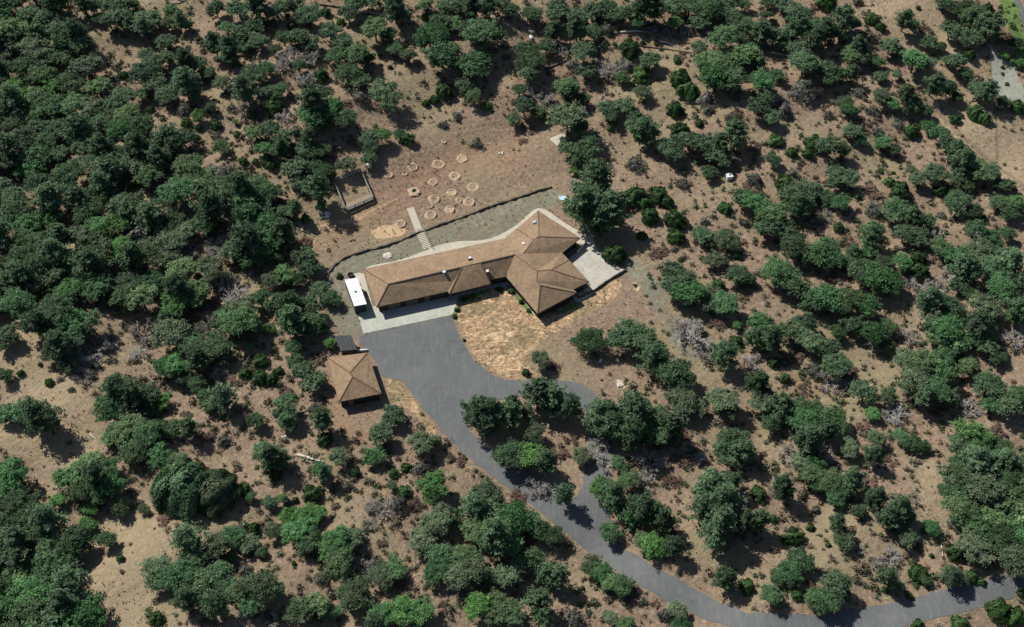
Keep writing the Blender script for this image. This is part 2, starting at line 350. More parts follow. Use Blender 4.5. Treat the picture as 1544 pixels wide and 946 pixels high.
def ground():
    dx = 0.42
    xs = np.arange(-150, 150.1, dx); ys = np.arange(-92, 135.1, dx)
    def ext(a):
        lo, hi = a[0], a[-1]; steps = np.cumsum(1.2*1.35**np.arange(26)); steps = steps[steps < 6000]
        return np.concatenate([lo-steps[::-1], a, hi+steps])
    xs, ys = ext(xs), ext(ys); X, Y = np.meshgrid(xs, ys); Z = height(X, Y)
    # sink the soil a little below the paved sheets, small real lumps elsewhere
    lump = 0.05*np.sin(X*1.9+np.sin(Y*1.1)*1.5)*np.sin(Y*2.3+np.cos(X*0.9)) + 0.04*np.sin(X*3.1+Y*2.2)
    pav = np.zeros(X.shape, bool)
    for pl in PAVED: pav |= inpoly(X, Y, pl)
    dist = np.full(X.shape, 1e9); core = (np.abs(X) < 150) & (np.abs(Y) < 140)
    for pl in PAVED: dist[core] = np.minimum(dist[core], segd(X[core], Y[core], pl))
    k = np.where(pav, 0, np.clip((dist-0.3)/2.0, 0, 1)); Z = Z + lump*k - 0.02*(1-k)
    ch = [np.zeros(X.shape) for _ in range(7)]
    for c, poly, wd in ZONES.values():
        wl = world(poly); d = segd(X[core], Y[core], wl); ins = inpoly(X[core], Y[core], wl)
        s = np.clip(0.5 + np.where(ins, d, -d)/(2*wd), 0, 1); ch[c][core] = np.maximum(ch[c][core], s)
    for line, c, wd in TRACKS:
        wl = world(line); d = segd(X[core], Y[core], wl, False); ch[c][core] = np.maximum(ch[c][core], np.clip(1.3-d/wd, 0, 0.8))
    ny, nx = X.shape; idx = np.arange(nx*ny).reshape(ny, nx)
    v = np.stack([X, Y, Z], -1).reshape(-1, 3); f = np.stack([idx[:-1, :-1], idx[:-1, 1:], idx[1:, 1:], idx[1:, :-1]], -1).reshape(-1, 4)
    me = bpy.data.meshes.new('ground'); me.vertices.add(len(v)); me.vertices.foreach_set('co', v.ravel())
    me.loops.add(f.size); me.loops.foreach_set('vertex_index', f.ravel().astype(np.int32))
    me.polygons.add(len(f)); me.polygons.foreach_set('loop_start', np.arange(0, f.size, 4, dtype=np.int32)); me.polygons.foreach_set('loop_total', np.full(len(f), 4, np.int32))
    me.polygons.foreach_set('use_smooth', np.ones(len(f), bool)); me.update(); me.validate()
    for nm, cs in (('zone_a', ch[:3]), ('zone_b', ch[3:6])):
        a = me.color_attributes.new(nm, 'FLOAT_COLOR', 'POINT'); dat = np.ones((nx*ny, 4), np.float32)
        for i in range(3): dat[:, i] = cs[i].ravel()
        dat[:, 3] = ch[6].ravel() if nm == 'zone_a' else 1
        a.data.foreach_set('color', dat.ravel())
    tag(link('ground', me, M['ground']), kind='structure')
    return
def sheet(name, loops, off, mat, thick=0.0, sp=1.5, kind='structure'):
    pts = []; edges = []
    for lp in loops:
        b = len(pts); lp2 = []
        for i in range(len(lp)):
            a, c = Vector(lp[i][:2]), Vector(lp[(i+1) % len(lp)][:2]); n = max(1, int((c-a).length/sp))
            for k in range(n): lp2.append(a.lerp(c, k/n))
        pts += lp2; edges += [(b+i, b+(i+1) % len(lp2)) for i in range(len(lp2))]
    A = np.array([tuple(p) for p in pts]); x0, y0 = A.min(0); x1, y1 = A.max(0)
    gx, gy = np.meshgrid(np.arange(x0, x1, sp), np.arange(y0, y1, sp)); gx, gy = gx.ravel(), gy.ravel()
    ok = inpoly(gx, gy, loops[0]) & (segd(gx, gy, loops[0]) > sp*0.4)
    for lp in loops[1:]: ok &= ~inpoly(gx, gy, lp) & (segd(gx, gy, lp) > sp*0.4)
    pts += [Vector((a, b)) for a, b in zip(gx[ok], gy[ok])]
    vo, eo, fo, *_ = geometry.delaunay_2d_cdt(pts, edges, [], 0, 1e-4)
    F = []
    for f in fo:
        c = sum((vo[i] for i in f), Vector((0, 0)))/len(f)
        if inpoly(np.array([c.x]), np.array([c.y]), loops[0])[0] and not any(inpoly(np.array([c.x]), np.array([c.y]), lp)[0] for lp in loops[1:]):
            f = list(f); a, b2, c2 = (vo[i] for i in f[:3])
            if (b2-a).cross(c2-a) < 0: f = f[::-1]
            F.append(f)
    V = [(p.x, p.y, float(height(p.x, p.y))+off) for p in vo]
    me = mesh(name, V, F)
    if thick:
        bm = bmesh.new(); bm.from_mesh(me); r = bmesh.ops.extrude_face_region(bm, geom=bm.faces[:]); 
        for g in r['geom']:
            if isinstance(g, bmesh.types.BMVert): g.co.z -= 0.0
        for v_ in bm.verts: pass
        vs = [g for g in r['geom'] if isinstance(g, bmesh.types.BMVert)]
        for v_ in vs: v_.co.z += thick
        bmesh.ops.recalc_face_normals(bm, faces=bm.faces[:]); bm.to_mesh(me); bm.free()
    o = link(name, me, mat)
    if kind: tag(o, kind=kind)
    return o
APRON = P('543,466 560,463 600,457 676,443 690,438 691,447 688,460 683,474 679,475.5 588,495 548,503.5 541,480')
BWALK = P('550,404.5 562,400 600,393.5 632,382 648,375 665,369 680,366 696,363.5 722,363.5 745,359 775,343 795,325 806,315.5 815,314 826,318 842,330 860,342 878,351 893,359 899,371 893,377 876,366 860,372 845,384 800,392 770,396 700,410 600,432 568,440 556,425')
PATIO = P('856,392 868,382 880,370 886,362 897,370 903,380 912,390 925,398 943,408 930,416 915,426 899,437 893,433 880,416 868,404')
FWALK = P('690,438 740,424 770,416 776,424 790,440 812,474 806,476 792,458 778,438 768,431 744,434 716,442 690,448')
SWALK = P('904,431 893,430 880,438 868,446 862,444 868,455 877,457 888,448 900,437')
PAD = P('828,210 848,202 860,209 840,221')
MIDPATH = P('936,408 947,404 966,412 985,428 996,445 1000,465 997,466 991,446 980,431 962,417 946,411')
def crumble(loop, a=.16, sp=1.1):
    rr = random.Random(3); q = []
    for i in range(len(loop)):
        p, r_ = Vector(loop[i][:2]), Vector(loop[(i+1) % len(loop)][:2]); n = max(1, int((r_-p).length/sp)); d = (r_-p).normalized() if (r_-p).length > 1e-6 else Vector((1, 0))
        for k in range(n): s = p.lerp(r_, k/n)+Vector((-d.y, d.x))*rr.gauss(0, a); q.append((s.x, s.y))
    return q
WA = crumble(smoothloop(world(ASPH), 1)); WI = crumble(smoothloop(world(ISLE), 2))
WAP = world(APRON); WBW = smoothloop(world(BWALK), 1); WP = world(PATIO); WF = world(FWALK); WPD = world(PAD)
PAVED = [WA, WAP, WBW, WP, WF]
TRACKS = [(P('1408,160 1425,180 1450,205 1480,232 1520,262 1560,300'), 6, 0.8), (P('1502,150 1502,185 1504,245'), 6, 0.5), (P('1478,0 1490,30 1497,70 1500,120'), 6, 0.6), (P('1395,150 1412,180 1440,212 1470,240 1505,270 1545,310'), 6, 0.5), (P('1300,0 1340,30 1365,60 1370,85'), 5, 2.0),
          (P('470,372 485,340 520,335 560,318 600,300'), 2, 0.25), (P('830,62 930,60 1050,66'), 4, 1.2)]
ground()
sheet('driveway', [WA, WI], 0.030, M['asphalt'])
sheet('concrete_apron', [WAP], 0.040, M['concrete'])
sheet('back_walk', [WBW], 0.045, M['walk'])
sheet('patio', [WP], 0.055, M['patio'])
sheet('front_walk', [WF], 0.037, M['walk'])
sheet('carport_slab', [world(P('524,415 541,411.5 549,413 556,440 562,464 543,468 536,455'))], 0.03, M['walk'])
sheet('side_walk', [world(SWALK)], 0.033, M['walk'])
sheet('gravel_strip', [world(P('1491,66 1505,80 1528,98 1536,120 1546,140 1562,168 1545,154 1520,149 1500,141 1495,100'))], 0.07, M['strip'])
WROAD = world(P('1530,0 1538,0 1560,60 1560,110'))
sheet('far_road', [WROAD], 0.05, M['asphalt'])
# ================================================================== BUILDINGS
def inset(poly, d):
    n = len(poly); out = []; A = 0.5*sum(poly[i][0]*poly[(i+1) % n][1]-poly[(i+1) % n][0]*poly[i][1] for i in range(n)); s = 1 if A > 0 else -1
    for i in range(n):
        p0, p1, p2 = (Vector(poly[(i+k) % n][:2]) for k in (-1, 0, 1)); a = (p1-p0).normalized(); b = (p2-p1).normalized()
        na, nb = Vector((-a.y, a.x))*s, Vector((-b.y, b.x))*s; m = (na+nb); m = m.normalized() if m.length > 1e-3 else na
        out.append(p1 + m*(d/max(0.5, m.dot(na))))
    return out
def roofed(name, loc_px, V, outline, faces, caps, eave, over=0.55):
    """V: name -> (px,py,z). outline: eave names in order. The walls stand under the eaves."""
    W = {k: Vector(hitz(a, b, z)) for k, (a, b, z) in V.items()}
    base = G(*loc_px); root = empty(name, (base.x, base.y, 0)); O = Vector((base.x, base.y, 0))
    for k in W: W[k] = W[k]-O
    r = MB(); names = list(W); 
    def up(ids):
        p = [W[i] for i in ids]; nrm = geometry.normal(p); return ids if nrm.z > 0 else ids[::-1]
    r.v = [tuple(W[k]) for k in names]; r.f = [tuple(names.index(i) for i in up(list(f))) for f in faces]
    roof = r.build('roof', M['roof'], root)
    fa = MB(); n = len(outline)
    for i in range(n):
        a, b = W[outline[i]], W[outline[(i+1) % n]]; dn = Vector((0, 0, -0.22)); fa.bar(a+dn*0.55, b+dn*0.55, 0.06, 0.22)
    fa.build('fascia', M['fascia'], roof)
    cp = MB()
    for a, b in caps: cp.bar(W[a]+Vector((0, 0, 0.03)), W[b]+Vector((0, 0, 0.02)), 0.20, 0.06)
    cp.build('ridge_cap', M['cap'], roof)
    ol = [W[i] for i in outline]; wl = inset([tuple(p) for p in ol], over)
    sf = MB(); sf.add([(p.x, p.y, eave-0.2) for p in ol], [tuple(range(n))]); sf.build('soffit', M['soffit'], roof)
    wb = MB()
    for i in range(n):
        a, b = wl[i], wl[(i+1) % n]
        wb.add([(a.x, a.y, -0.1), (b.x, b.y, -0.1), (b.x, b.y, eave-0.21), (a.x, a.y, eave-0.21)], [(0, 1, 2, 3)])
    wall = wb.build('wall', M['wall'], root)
    return root, W, wl
def opening(root, a, b, t, wd, z0, ht, kind, out):
    """a window or door on wall segment a-b, at fraction t; out: outward normal"""
    d = (b-a).normalized(); c = a.lerp(b, t); rz = math.atan2(d.y, d.x); o2 = Vector((out.x, out.y, 0))
    C = Vector((c.x, c.y, z0+ht/2)); D3 = Vector((d.x, d.y, 0))
    if kind == 'window':
        f = MB()
        for s in (-1, 1): f.bar(C+D3*(s*wd/2)+o2*0.03+Vector((0, 0, -ht/2)), C+D3*(s*wd/2)+o2*0.03+Vector((0, 0, ht/2)), 0.08, 0.08)
        for s in (-1, 1): f.bar(C-D3*(wd/2-.04)+o2*0.03+Vector((0, 0, s*(ht/2-.04))), C+D3*(wd/2-.04)+o2*0.03+Vector((0, 0, s*(ht/2-.04))), 0.075, 0.075)
        fr = f.build('window', M['frame'], root); g = MB(); g.box(tuple(C+o2*0.012), (wd-0.06, 0.02, ht-0.06), rz); g.build('pane', M['glass'], fr)
    else:
        g = MB(); g.box(tuple(C+o2*0.03), (wd, 0.07, ht), rz)
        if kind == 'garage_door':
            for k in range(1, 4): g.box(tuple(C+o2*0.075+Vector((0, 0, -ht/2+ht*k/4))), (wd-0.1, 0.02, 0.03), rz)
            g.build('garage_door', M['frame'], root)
        else:
            dr = g.build('door', M['door'], root); h = MB(); h.box(tuple(C+o2*0.1+D3*(wd*0.38)), (0.06, 0.06, 0.12), rz); h.build('handle', M['metal'], dr)
EV = 2.35
HV = {'A': (548, 406, EV), 'B1': (761, 359.8, EV), 'B': (778.5, 345.5, EV), 'C': (811.5, 318, EV), 'D': (875, 359, EV), 'E': (847.5, 381.5, EV), 'F': (858, 392.5, EV), 'G': (888, 425, EV),
      'H': (864, 436.5, EV), 'I': (869.5, 441.5, EV), 'J': (810.5, 473, EV), 'K': (763, 417, EV), 'Lp': (738.5, 421.5, EV), 'Np': (675, 439.5, EV), 'O': (568, 463, EV),
      'R1': (585.5, 428.5, 4.50), 'T': (776, 384, 4.70), 'Q1': (789, 382.5, 4.65), 'Vb': (804.5, 362, 4.60), 'Q2': (812.5, 357, 4.60), 'Q3': (831, 407, 4.45), 'Q4': (810, 409, 4.65),
      'V2': (809, 424.5, 4.40), 'Q5': (814.5, 430.5, 4.55)}
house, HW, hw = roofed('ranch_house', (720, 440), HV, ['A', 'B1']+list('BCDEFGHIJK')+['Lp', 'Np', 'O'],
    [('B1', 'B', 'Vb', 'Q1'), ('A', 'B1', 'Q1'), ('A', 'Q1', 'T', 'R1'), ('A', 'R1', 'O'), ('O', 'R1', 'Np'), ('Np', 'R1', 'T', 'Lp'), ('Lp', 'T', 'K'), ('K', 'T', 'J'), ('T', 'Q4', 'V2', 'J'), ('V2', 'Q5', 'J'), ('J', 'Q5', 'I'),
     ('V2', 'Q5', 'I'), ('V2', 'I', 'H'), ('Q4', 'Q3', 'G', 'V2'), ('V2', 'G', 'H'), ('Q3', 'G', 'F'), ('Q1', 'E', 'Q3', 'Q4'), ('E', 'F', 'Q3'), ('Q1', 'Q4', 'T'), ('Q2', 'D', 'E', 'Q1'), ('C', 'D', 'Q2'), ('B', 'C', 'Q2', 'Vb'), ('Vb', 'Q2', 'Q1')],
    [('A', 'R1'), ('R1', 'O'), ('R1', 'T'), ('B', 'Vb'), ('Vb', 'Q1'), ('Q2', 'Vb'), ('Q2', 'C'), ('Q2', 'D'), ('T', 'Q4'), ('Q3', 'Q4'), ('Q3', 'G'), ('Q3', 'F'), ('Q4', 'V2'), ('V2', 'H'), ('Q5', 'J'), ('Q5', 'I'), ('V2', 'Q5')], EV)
tag(house, 'long single-storey house with brown shingled hip roof and two wings beside the patio', 'house')
# entry bay: the roof slope carried a little farther forward over the front porch
bay = MB(); hz = Vector(house.location)
bp = [Vector(hitz(*q))-hz for q in ((677.5, 443.5, EV-0.02), (739.5, 428, EV-0.02), (725, 397.5, 4.72), (696, 403.5, 4.66))]
bp2 = [Vector(hitz(*q))-hz for q in ((675, 439.5, EV+0.0), (738.5, 421.5, EV+0.0))]
bay.v = [tuple(p) for p in bp+bp2]; bay.f = [(0, 1, 2, 3), (0, 3, 4), (1, 5, 2)]
br_ = bay.build('porch_roof', M['roof'], house)
up3 = Vector((0, 0, 0.03))
for a_, b_ in ((0, 3), (1, 2)): bc = MB(); bc.bar(bp[a_]+up3, bp[b_]+up3, 0.24, 0.07); bc.build('ridge_cap', M['cap'], br_)
bf = MB(); dn = Vector((0, 0, -0.12)); bf.bar(bp[0]+dn, bp[1]+dn, 0.06, 0.2); bf.build('fascia', M['fascia'], br_)
for t in (0.02, 0.35, 0.68, 0.98):
    q = bp[0].lerp(bp[1], t); pm = MB(); pm.box((q.x, q.y+0.15, (EV-0.25)/2), (0.14, 0.14, EV-0.25)); pm.build('post', M['fascia'], house)
def outn(i, pts, j=None):
    a, b = pts[i], pts[(i+1) % len(pts)]; d = (b-a).normalized(); c = Vector((d.y, -d.x)); cen = sum(pts, Vector((0, 0)))/len(pts)
    A = 0.5*sum(pts[k].x*pts[(k+1) % len(pts)].y-pts[(k+1) % len(pts)].x*pts[k].y for k in range(len(pts)))
    return c if A > 0 else -c
OPS = {0: [(.08, 1.2, 1, 1.0, 'window'), (.25, 1.6, 1, 1.0, 'window'), (.4, 0.9, 0, 2.0, 'door'), (.55, 1.6, 1, 1.0, 'window'), (.75, 2.2, .2, 1.8, 'window')], 3: [(.3, 1.6, .9, 1.1, 'window'), (.7, 1.6, .9, 1.1, 'window')],
       4: [(.5, 2.4, 0.1, 1.9, 'window')], 6: [(.35, 2.2, 0.1, 1.9, 'window'), (.75, 1.2, .9, 1.1, 'window')], 7: [(.5, 1.8, .9, 1.1, 'window')], 9: [(.25, 1.8, .9, 1.1, 'window'), (.7, 1.8, .9, 1.1, 'window')],
       10: [(.3, 1.4, .9, 1.1, 'window'), (.7, 1.4, .9, 1.1, 'window')], 11: [(.5, 1.2, .9, 1.1, 'window')], 12: [(.2, 1.3, .9, 1.1, 'window'), (.5, 1.0, 0, 2.0, 'door'), (.8, 1.5, .9, 1.1, 'window')],
       13: [(.12, 1.4, .9, 1.1, 'window'), (.3, 1.0, 0, 2.0, 'door'), (.52, 2.5, 0, 2.0, 'garage_door'), (.78, 2.5, 0, 2.0, 'garage_door')], 14: [(.5, 1.4, .9, 1.1, 'window')]}
for i, lst in OPS.items():
    on = outn(i, hw)
    for t, wd, z0, ht, k in lst: opening(house, hw[i], hw[(i+1) % len(hw)], t, wd, z0, ht, k, on)
def roofthing(px, py, z, kind, label=None):
    p = Vector(hitz(px, py, z))-hz; m = MB()
    if kind == 'box':
        m.box((p.x, p.y, p.z-0.1), (0.75, 0.75, 0.6), 0.28); o = m.build('chimney', M['stone'], house)
        c = MB(); c.box((p.x, p.y, p.z+0.26), (0.55, 0.55, 0.12), 0.28); c.build('chimney_cap', M['white'], o)
    elif kind == 'vent':
        m.tube([(p.x, p.y, p.z-0.3), (p.x, p.y, p.z+0.2)], [0.24, 0.24], 10); o = m.build('roof_vent', M['metal'], house)
        c = MB(); c.tube([(p.x, p.y, p.z+0.2), (p.x, p.y, p.z+0.3)], [0.36, 0.22], 12); c.build('vent_cap', M['white'], o)
    elif kind == 'sky':
        m.box((p.x, p.y, p.z), (0.9, 0.6, 0.16), 0.6); o = m.build('skylight', M['metal'], house)
        c = MB(); c.box((p.x, p.y, p.z+0.095), (0.7, 0.42, 0.03), 0.6); c.build('pane', M['blue'], o)
    else:
        m.tube([(p.x, p.y, p.z-0.3), (p.x, p.y, p.z+0.25)], [0.07, 0.07], 8); o = m.build('vent_pipe', M['metal'], house)
roofthing(708.5, 390, 4.30, 'box'); roofthing(670, 411, 4.50, 'vent'); roofthing(735, 410, 3.70, 'box'); roofthing(789.5, 368, 4.00, 'vent'); roofthing(805.5, 335, 3.45, 'sky')
for q in ((754, 376.5, 4.0), (739, 402, 4.1), (757, 405.5, 3.7)): roofthing(*q, 'pipe')
# detached garage
GV = {'A': (493.5, 539.5, 2.4), 'B': (554, 532, 2.4), 'C': (575, 593.5, 2.4), 'D': (511, 606, 2.4), 'P': (527.5, 562, 4.1), 'Q': (531.5, 568.5, 4.1)}
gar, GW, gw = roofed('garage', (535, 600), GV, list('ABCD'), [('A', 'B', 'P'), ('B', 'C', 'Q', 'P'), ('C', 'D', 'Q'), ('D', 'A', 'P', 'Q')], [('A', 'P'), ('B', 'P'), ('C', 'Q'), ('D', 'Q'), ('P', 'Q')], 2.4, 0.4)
tag(gar, 'square detached garage with brown pyramid hip roof at the court edge', 'garage')
opening(gar, gw[1], gw[2], .3, 2.6, 0, 2.0, 'garage_door', outn(1, gw)); opening(gar, gw[1], gw[2], .72, 2.6, 0, 2.0, 'garage_door', outn(1, gw))
opening(gar, gw[2], gw[3], .3, 1.4, .9, 1.0, 'window', outn(2, gw)); opening(gar, gw[2], gw[3], .75, .9, 0, 2.0, 'door', outn(2, gw))
# little dark roofed shed behind the garage
q = [hitz(*p, 2.0) for p in ((504.7, 507), (530, 506), (538, 527), (514, 529))]; c = sum(q)/4
sh = empty('shed', (c[0], c[1], 0)); tag(sh, 'small shed with dark flat roof squeezed between garage and gravel', 'shed')
loc = [Vector((p[0]-c[0], p[1]-c[1], 2.0)) for p in q]
m = MB(); v = [p+Vector((0, 0, .08 if i < 2 else -.08)) for i, p in enumerate(loc)]; m.add(v+[p-Vector((0, 0, .12)) for p in v], [(3, 2, 1, 0), (4, 5, 6, 7), (0, 1, 5, 4), (1, 2, 6, 5), (2, 3, 7, 6), (3, 0, 4, 7)]); rf = m.build('roof', M['dark'], sh)
for t in (.2, .4, .6, .8): s = MB(); s.bar(v[0].lerp(v[1], t)+Vector((0, 0, .02)), v[3].lerp(v[2], t)+Vector((0, 0, .02)), .05, .05); s.build('roof_seam', M['rubber'], rf)
w2 = [p*0.9 for p in loc]; m = MB()
for i in range(4):
    a, b = w2[i], w2[(i+1) % 4]; m.add([(a.x, a.y, -.1), (b.x, b.y, -.1), (b.x, b.y, 1.8), (a.x, a.y, 1.8)], [(0, 1, 2, 3)])
m.build('wall', M['fascia'], sh)
mid = w2[2].lerp(w2[3], .5); dd = (w2[3]-w2[2]).normalized(); m = MB(); m.box((mid.x, mid.y-.03, .85), (.9, .06, 1.7), math.atan2(dd.y, dd.x)); m.build('door', M['door'], sh)
# carport with a white metal roof, dark underneath
q = [hitz(*p, 2.5) for p in ((519.5, 422), (538.5, 419), (553, 458.5), (534, 462))]; c = sum(q)/4; cpt = empty('carport', (c[0], c[1], 0))
tag(cpt, 'narrow carport with flat white metal roof at the left end of the house', 'carport')
qv = [Vector((p[0]-c[0], p[1]-c[1], 2.5)) for p in q]
def slab(pts, t, name, mat, par):
    m = MB(); m.add([tuple(p) for p in pts]+[tuple(p-Vector((0, 0, t))) for p in pts], [(3, 2, 1, 0), (4, 5, 6, 7), (0, 1, 5, 4), (1, 2, 6, 5), (2, 3, 7, 6), (3, 0, 4, 7)]); return m.build(name, mat, par)
crf = slab(qv, .12, 'roof', M['white'], cpt)
for t in (.17, .33, .5, .67, .83):
    sm = MB(); sm.bar(qv[0].lerp(qv[3], t)+Vector((0, 0, .012)), qv[1].lerp(qv[2], t)+Vector((0, 0, .012)), .05, .03); sm.build('roof_seam', M['white'], crf)
vm = MB(); vm.tube([(0, 0, 2.5), (0, 0, 2.72)], [.22, .16], 10); vm.build('roof_vent', M['dark'], crf)
for a_, b_, t in ((0, 3, 0), (0, 3, .5), (0, 3, 1), (1, 2, 0), (1, 2, .5), (1, 2, 1)):
    p = (qv[a_].lerp(qv[b_], t))*.94; pm = MB(); pm.box((p.x, p.y, 1.2), (.1, .1, 2.4)); pm.build('post', M['metal'], cpt)
for a_, b_ in ((0, 3), (1, 2), (0, 1), (3, 2)):  # dark panels all round stand in for the shade under the roof
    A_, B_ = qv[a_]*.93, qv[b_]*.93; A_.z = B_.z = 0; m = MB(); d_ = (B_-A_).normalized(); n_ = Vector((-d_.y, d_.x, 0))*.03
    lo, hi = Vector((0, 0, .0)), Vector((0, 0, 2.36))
    m.add([A_-n_+lo, B_-n_+lo, B_-n_+hi, A_-n_+hi, A_+n_+lo, B_+n_+lo, B_+n_+hi, A_+n_+hi], [(0, 1, 2, 3), (7, 6, 5, 4), (0, 4, 5, 1), (3, 2, 6, 7), (0, 3, 7, 4), (1, 5, 6, 2)]); m.build('shade_panel', M['dark'], cpt)
g = G(529, 416.5); v = []; f = []; n = 20
for a_, z in ((.62, 0), (.66, .5), (.55, .55), (.5, .3), (0.01, .28)):
    for k in range(n): t = 6.28319*k/n; v.append((a_*math.cos(t), a_*math.sin(t), z))
for jj in range(4):
    for k in range(n): k2 = (k+1) % n; f.append((jj*n+k, jj*n+k2, (jj+1)*n+k2, (jj+1)*n+k))
o = link('round_tub', mesh('round_tub', v, f, True), M['rubber']); o.location = g; tag(o, 'round black tub on the ground behind the white-roofed carport', 'tub')

# ================================================================== SITE OBJECTS
def wallalong(name, px, hgt, wd, mat, label, cat, z0=-0.15, jag=0.0):
    pts = [G(*p) for p in px]; c = pts[len(pts)//2].copy(); dense = []
    for i in range(len(pts)-1):
        n = max(1, int((pts[i+1]-pts[i]).length/0.7))
        for k in range(n): dense.append(pts[i].lerp(pts[i+1], k/n))
    dense.append(pts[-1]); v = []; f = []
    for i, p in enumerate(dense):
        a = dense[max(0, i-1)]; b = dense[min(len(dense)-1, i+1)]; d = (b-a); d.z = 0; d.normalize(); s = Vector((-d.y, d.x, 0))
        z = float(height(p.x, p.y)); h_ = hgt*(1+random.uniform(-jag, jag)); w_ = wd*(1+random.uniform(-jag, jag))
        o = Vector((p.x-c.x, p.y-c.y, z-c.z)) + s*random.uniform(-jag, jag)*wd*.4
        v += [o-s*w_/2+Vector((0, 0, z0)), o-s*w_*.42+Vector((0, 0, h_)), o+s*w_*.42+Vector((0, 0, h_)), o+s*w_/2+Vector((0, 0, z0))]
    for i in range(len(dense)-1):
        for k in range(3): f.append((i*4+k, i*4+k+1, i*4+k+5, i*4+k+4))
    f += [(0, 1, 2, 3), tuple(len(dense)*4-4+k for k in (3, 2, 1, 0))]
    o = link(name, mesh(name, v, f), mat); o.location = c
    bm = bmesh.new(); bm.from_mesh(o.data); bmesh.ops.recalc_face_normals(bm, faces=bm.faces[:]); bm.to_mesh(o.data); bm.free()
    return tag(o, label, cat)
wallalong('retaining_wall', P('491,425 495,412 503,402 514,393 530,385 555,378 580,372 600,365 625,354 660,341 700,327 740,312 780,299 810,289 832,283'), 0.38, 0.4, M['stone'], 'low dark stone retaining wall curving behind the house lawn', 'wall', jag=.45)
wallalong('patio_wall', P('944,408 930,416 915,425 899,437 885,444 874,450'), 0.45, 0.25, M['stone'], 'low dark curving wall along the front edge of the patio', 'wall', jag=.25)
wallalong('low_wall', P('884,366 877,376 870,383'), 0.9, 0.22, M['walk'], 'short curved pale wall between house wing and patio', 'wall')
wallalong('wall', P('539,530 546,530 554,529'), 0.5, 0.25, M['white'], 'short white wall at the garage corner beside the shed', 'wall')
o = sheet('concrete_pad', [WPD], 0.05, M['walk'], thick=0.1, kind=None); tag(o, 'small bare concrete pad at the upper right of the yard', 'concrete pad')
def stairs():
    a = G(618.7, 314); b = G(630.5, 345); c = G(645, 376)
    root = empty('garden_steps', (c.x, c.y, 0)); tag(root, 'pale timber ramp and steps climbing from the house walk to the yard', 'steps'); o = Vector((c.x, c.y, 0))
    d = (a-c); d.z = 0; d.normalize(); s = Vector((-d.y, d.x, 0)); za, zb, zc = (float(height(p.x, p.y)) for p in (a, b, c))
    m = MB(); W_ = .78; v = []
    for p, z in ((a, za+.12), (b, zb+.14)):
        q = Vector((p.x, p.y, z))-o; v += [q-s*W_, q+s*W_, q+s*W_-Vector((0, 0, .3)), q-s*W_-Vector((0, 0, .3))]
    m.add(v, [(0, 1, 5, 4), (1, 2, 6, 5), (2, 3, 7, 6), (3, 0, 4, 7), (0, 3, 2, 1), (4, 5, 6, 7)]); m.build('ramp', M['wood'], root)
    n = 13
    for k in range(n):
        t = (k+.5)/n; p = b.lerp(c, t); z = zb+.14+(zc+.05-zb-.14)*t; m = MB(); m.box((p.x-o.x, p.y-o.y, z), (.34, 1.6, .12), math.atan2(d.y, d.x)); m.build('step', M['wood'], root)
    for sd in (-1, 1):
        m = MB(); m.bar(b-o+s*sd*.86+Vector((0, 0, zb-b.z+.02)), c-o+s*sd*.86+Vector((0, 0, zc-c.z-.04)), .1, .3); m.build('stringer', M['greywood'], root)
        m = MB(); m.bar(b-o+s*sd*.9+Vector((0, 0, zb-b.z+.9)), c-o+s*sd*.9+Vector((0, 0, zc-c.z+.9)), .06, .06)
        if sd > 0: continue
        hr = m.build('handrail', M['greywood'], root)
        for k in range(5):
            p = b.lerp(c, k/4)-o+s*sd*.9; z = float(height(p.x+o.x, p.y+o.y)); q = MB(); q.box((p.x, p.y, z+.4), (.07, .07, 1.0)); q.build('post', M['greywood'], hr)
stairs()
def plot():
    cs = [G(*p) for p in P('503,275 544,260 563,302 522,320')]; c = sum(cs, Vector())/4; root = empty('garden_fence', c)
    tag(root, 'weathered grey fence around the square vegetable plot in the yard', 'fence')
    for i in range(4):
        a, b = cs[i]-c, cs[(i+1) % 4]-c; n = 3
        for k in range(n):
            p = a.lerp(b, k/n); z = float(height(p.x+c.x, p.y+c.y))-c.z; m = MB(); m.box((p.x, p.y, z+.55), (.2, .2, 1.3)); m.build('post', M['greywood'], root)
        for h_ in (.35, .75, 1.1):
            m = MB(); m.bar(a+Vector((0, 0, h_)), b+Vector((0, 0, h_)), .14, .2); m.build('rail', M['greywood'], root)
    a, b = cs[2], cs[3]; d = (b-a).normalized(); s = Vector((-d.y, d.x, 0)); m = MB(); q = a.lerp(b, .5)-s*.0
    m.box((0, 0, .3), ((b-a).length, 1.1, .6), math.atan2(d.y, d.x)); o = m.build('raised_bed', M['greywood']); o.location = q-s*.8
    m = MB(); m.box((0, 0, .61), ((b-a).length-.3, .85, .03), math.atan2(d.y, d.x)); m.build('bed_soil', M['basin'], o)
    tag(o, 'long grey raised bed along the lower side of the fenced plot', 'raised bed')
plot()
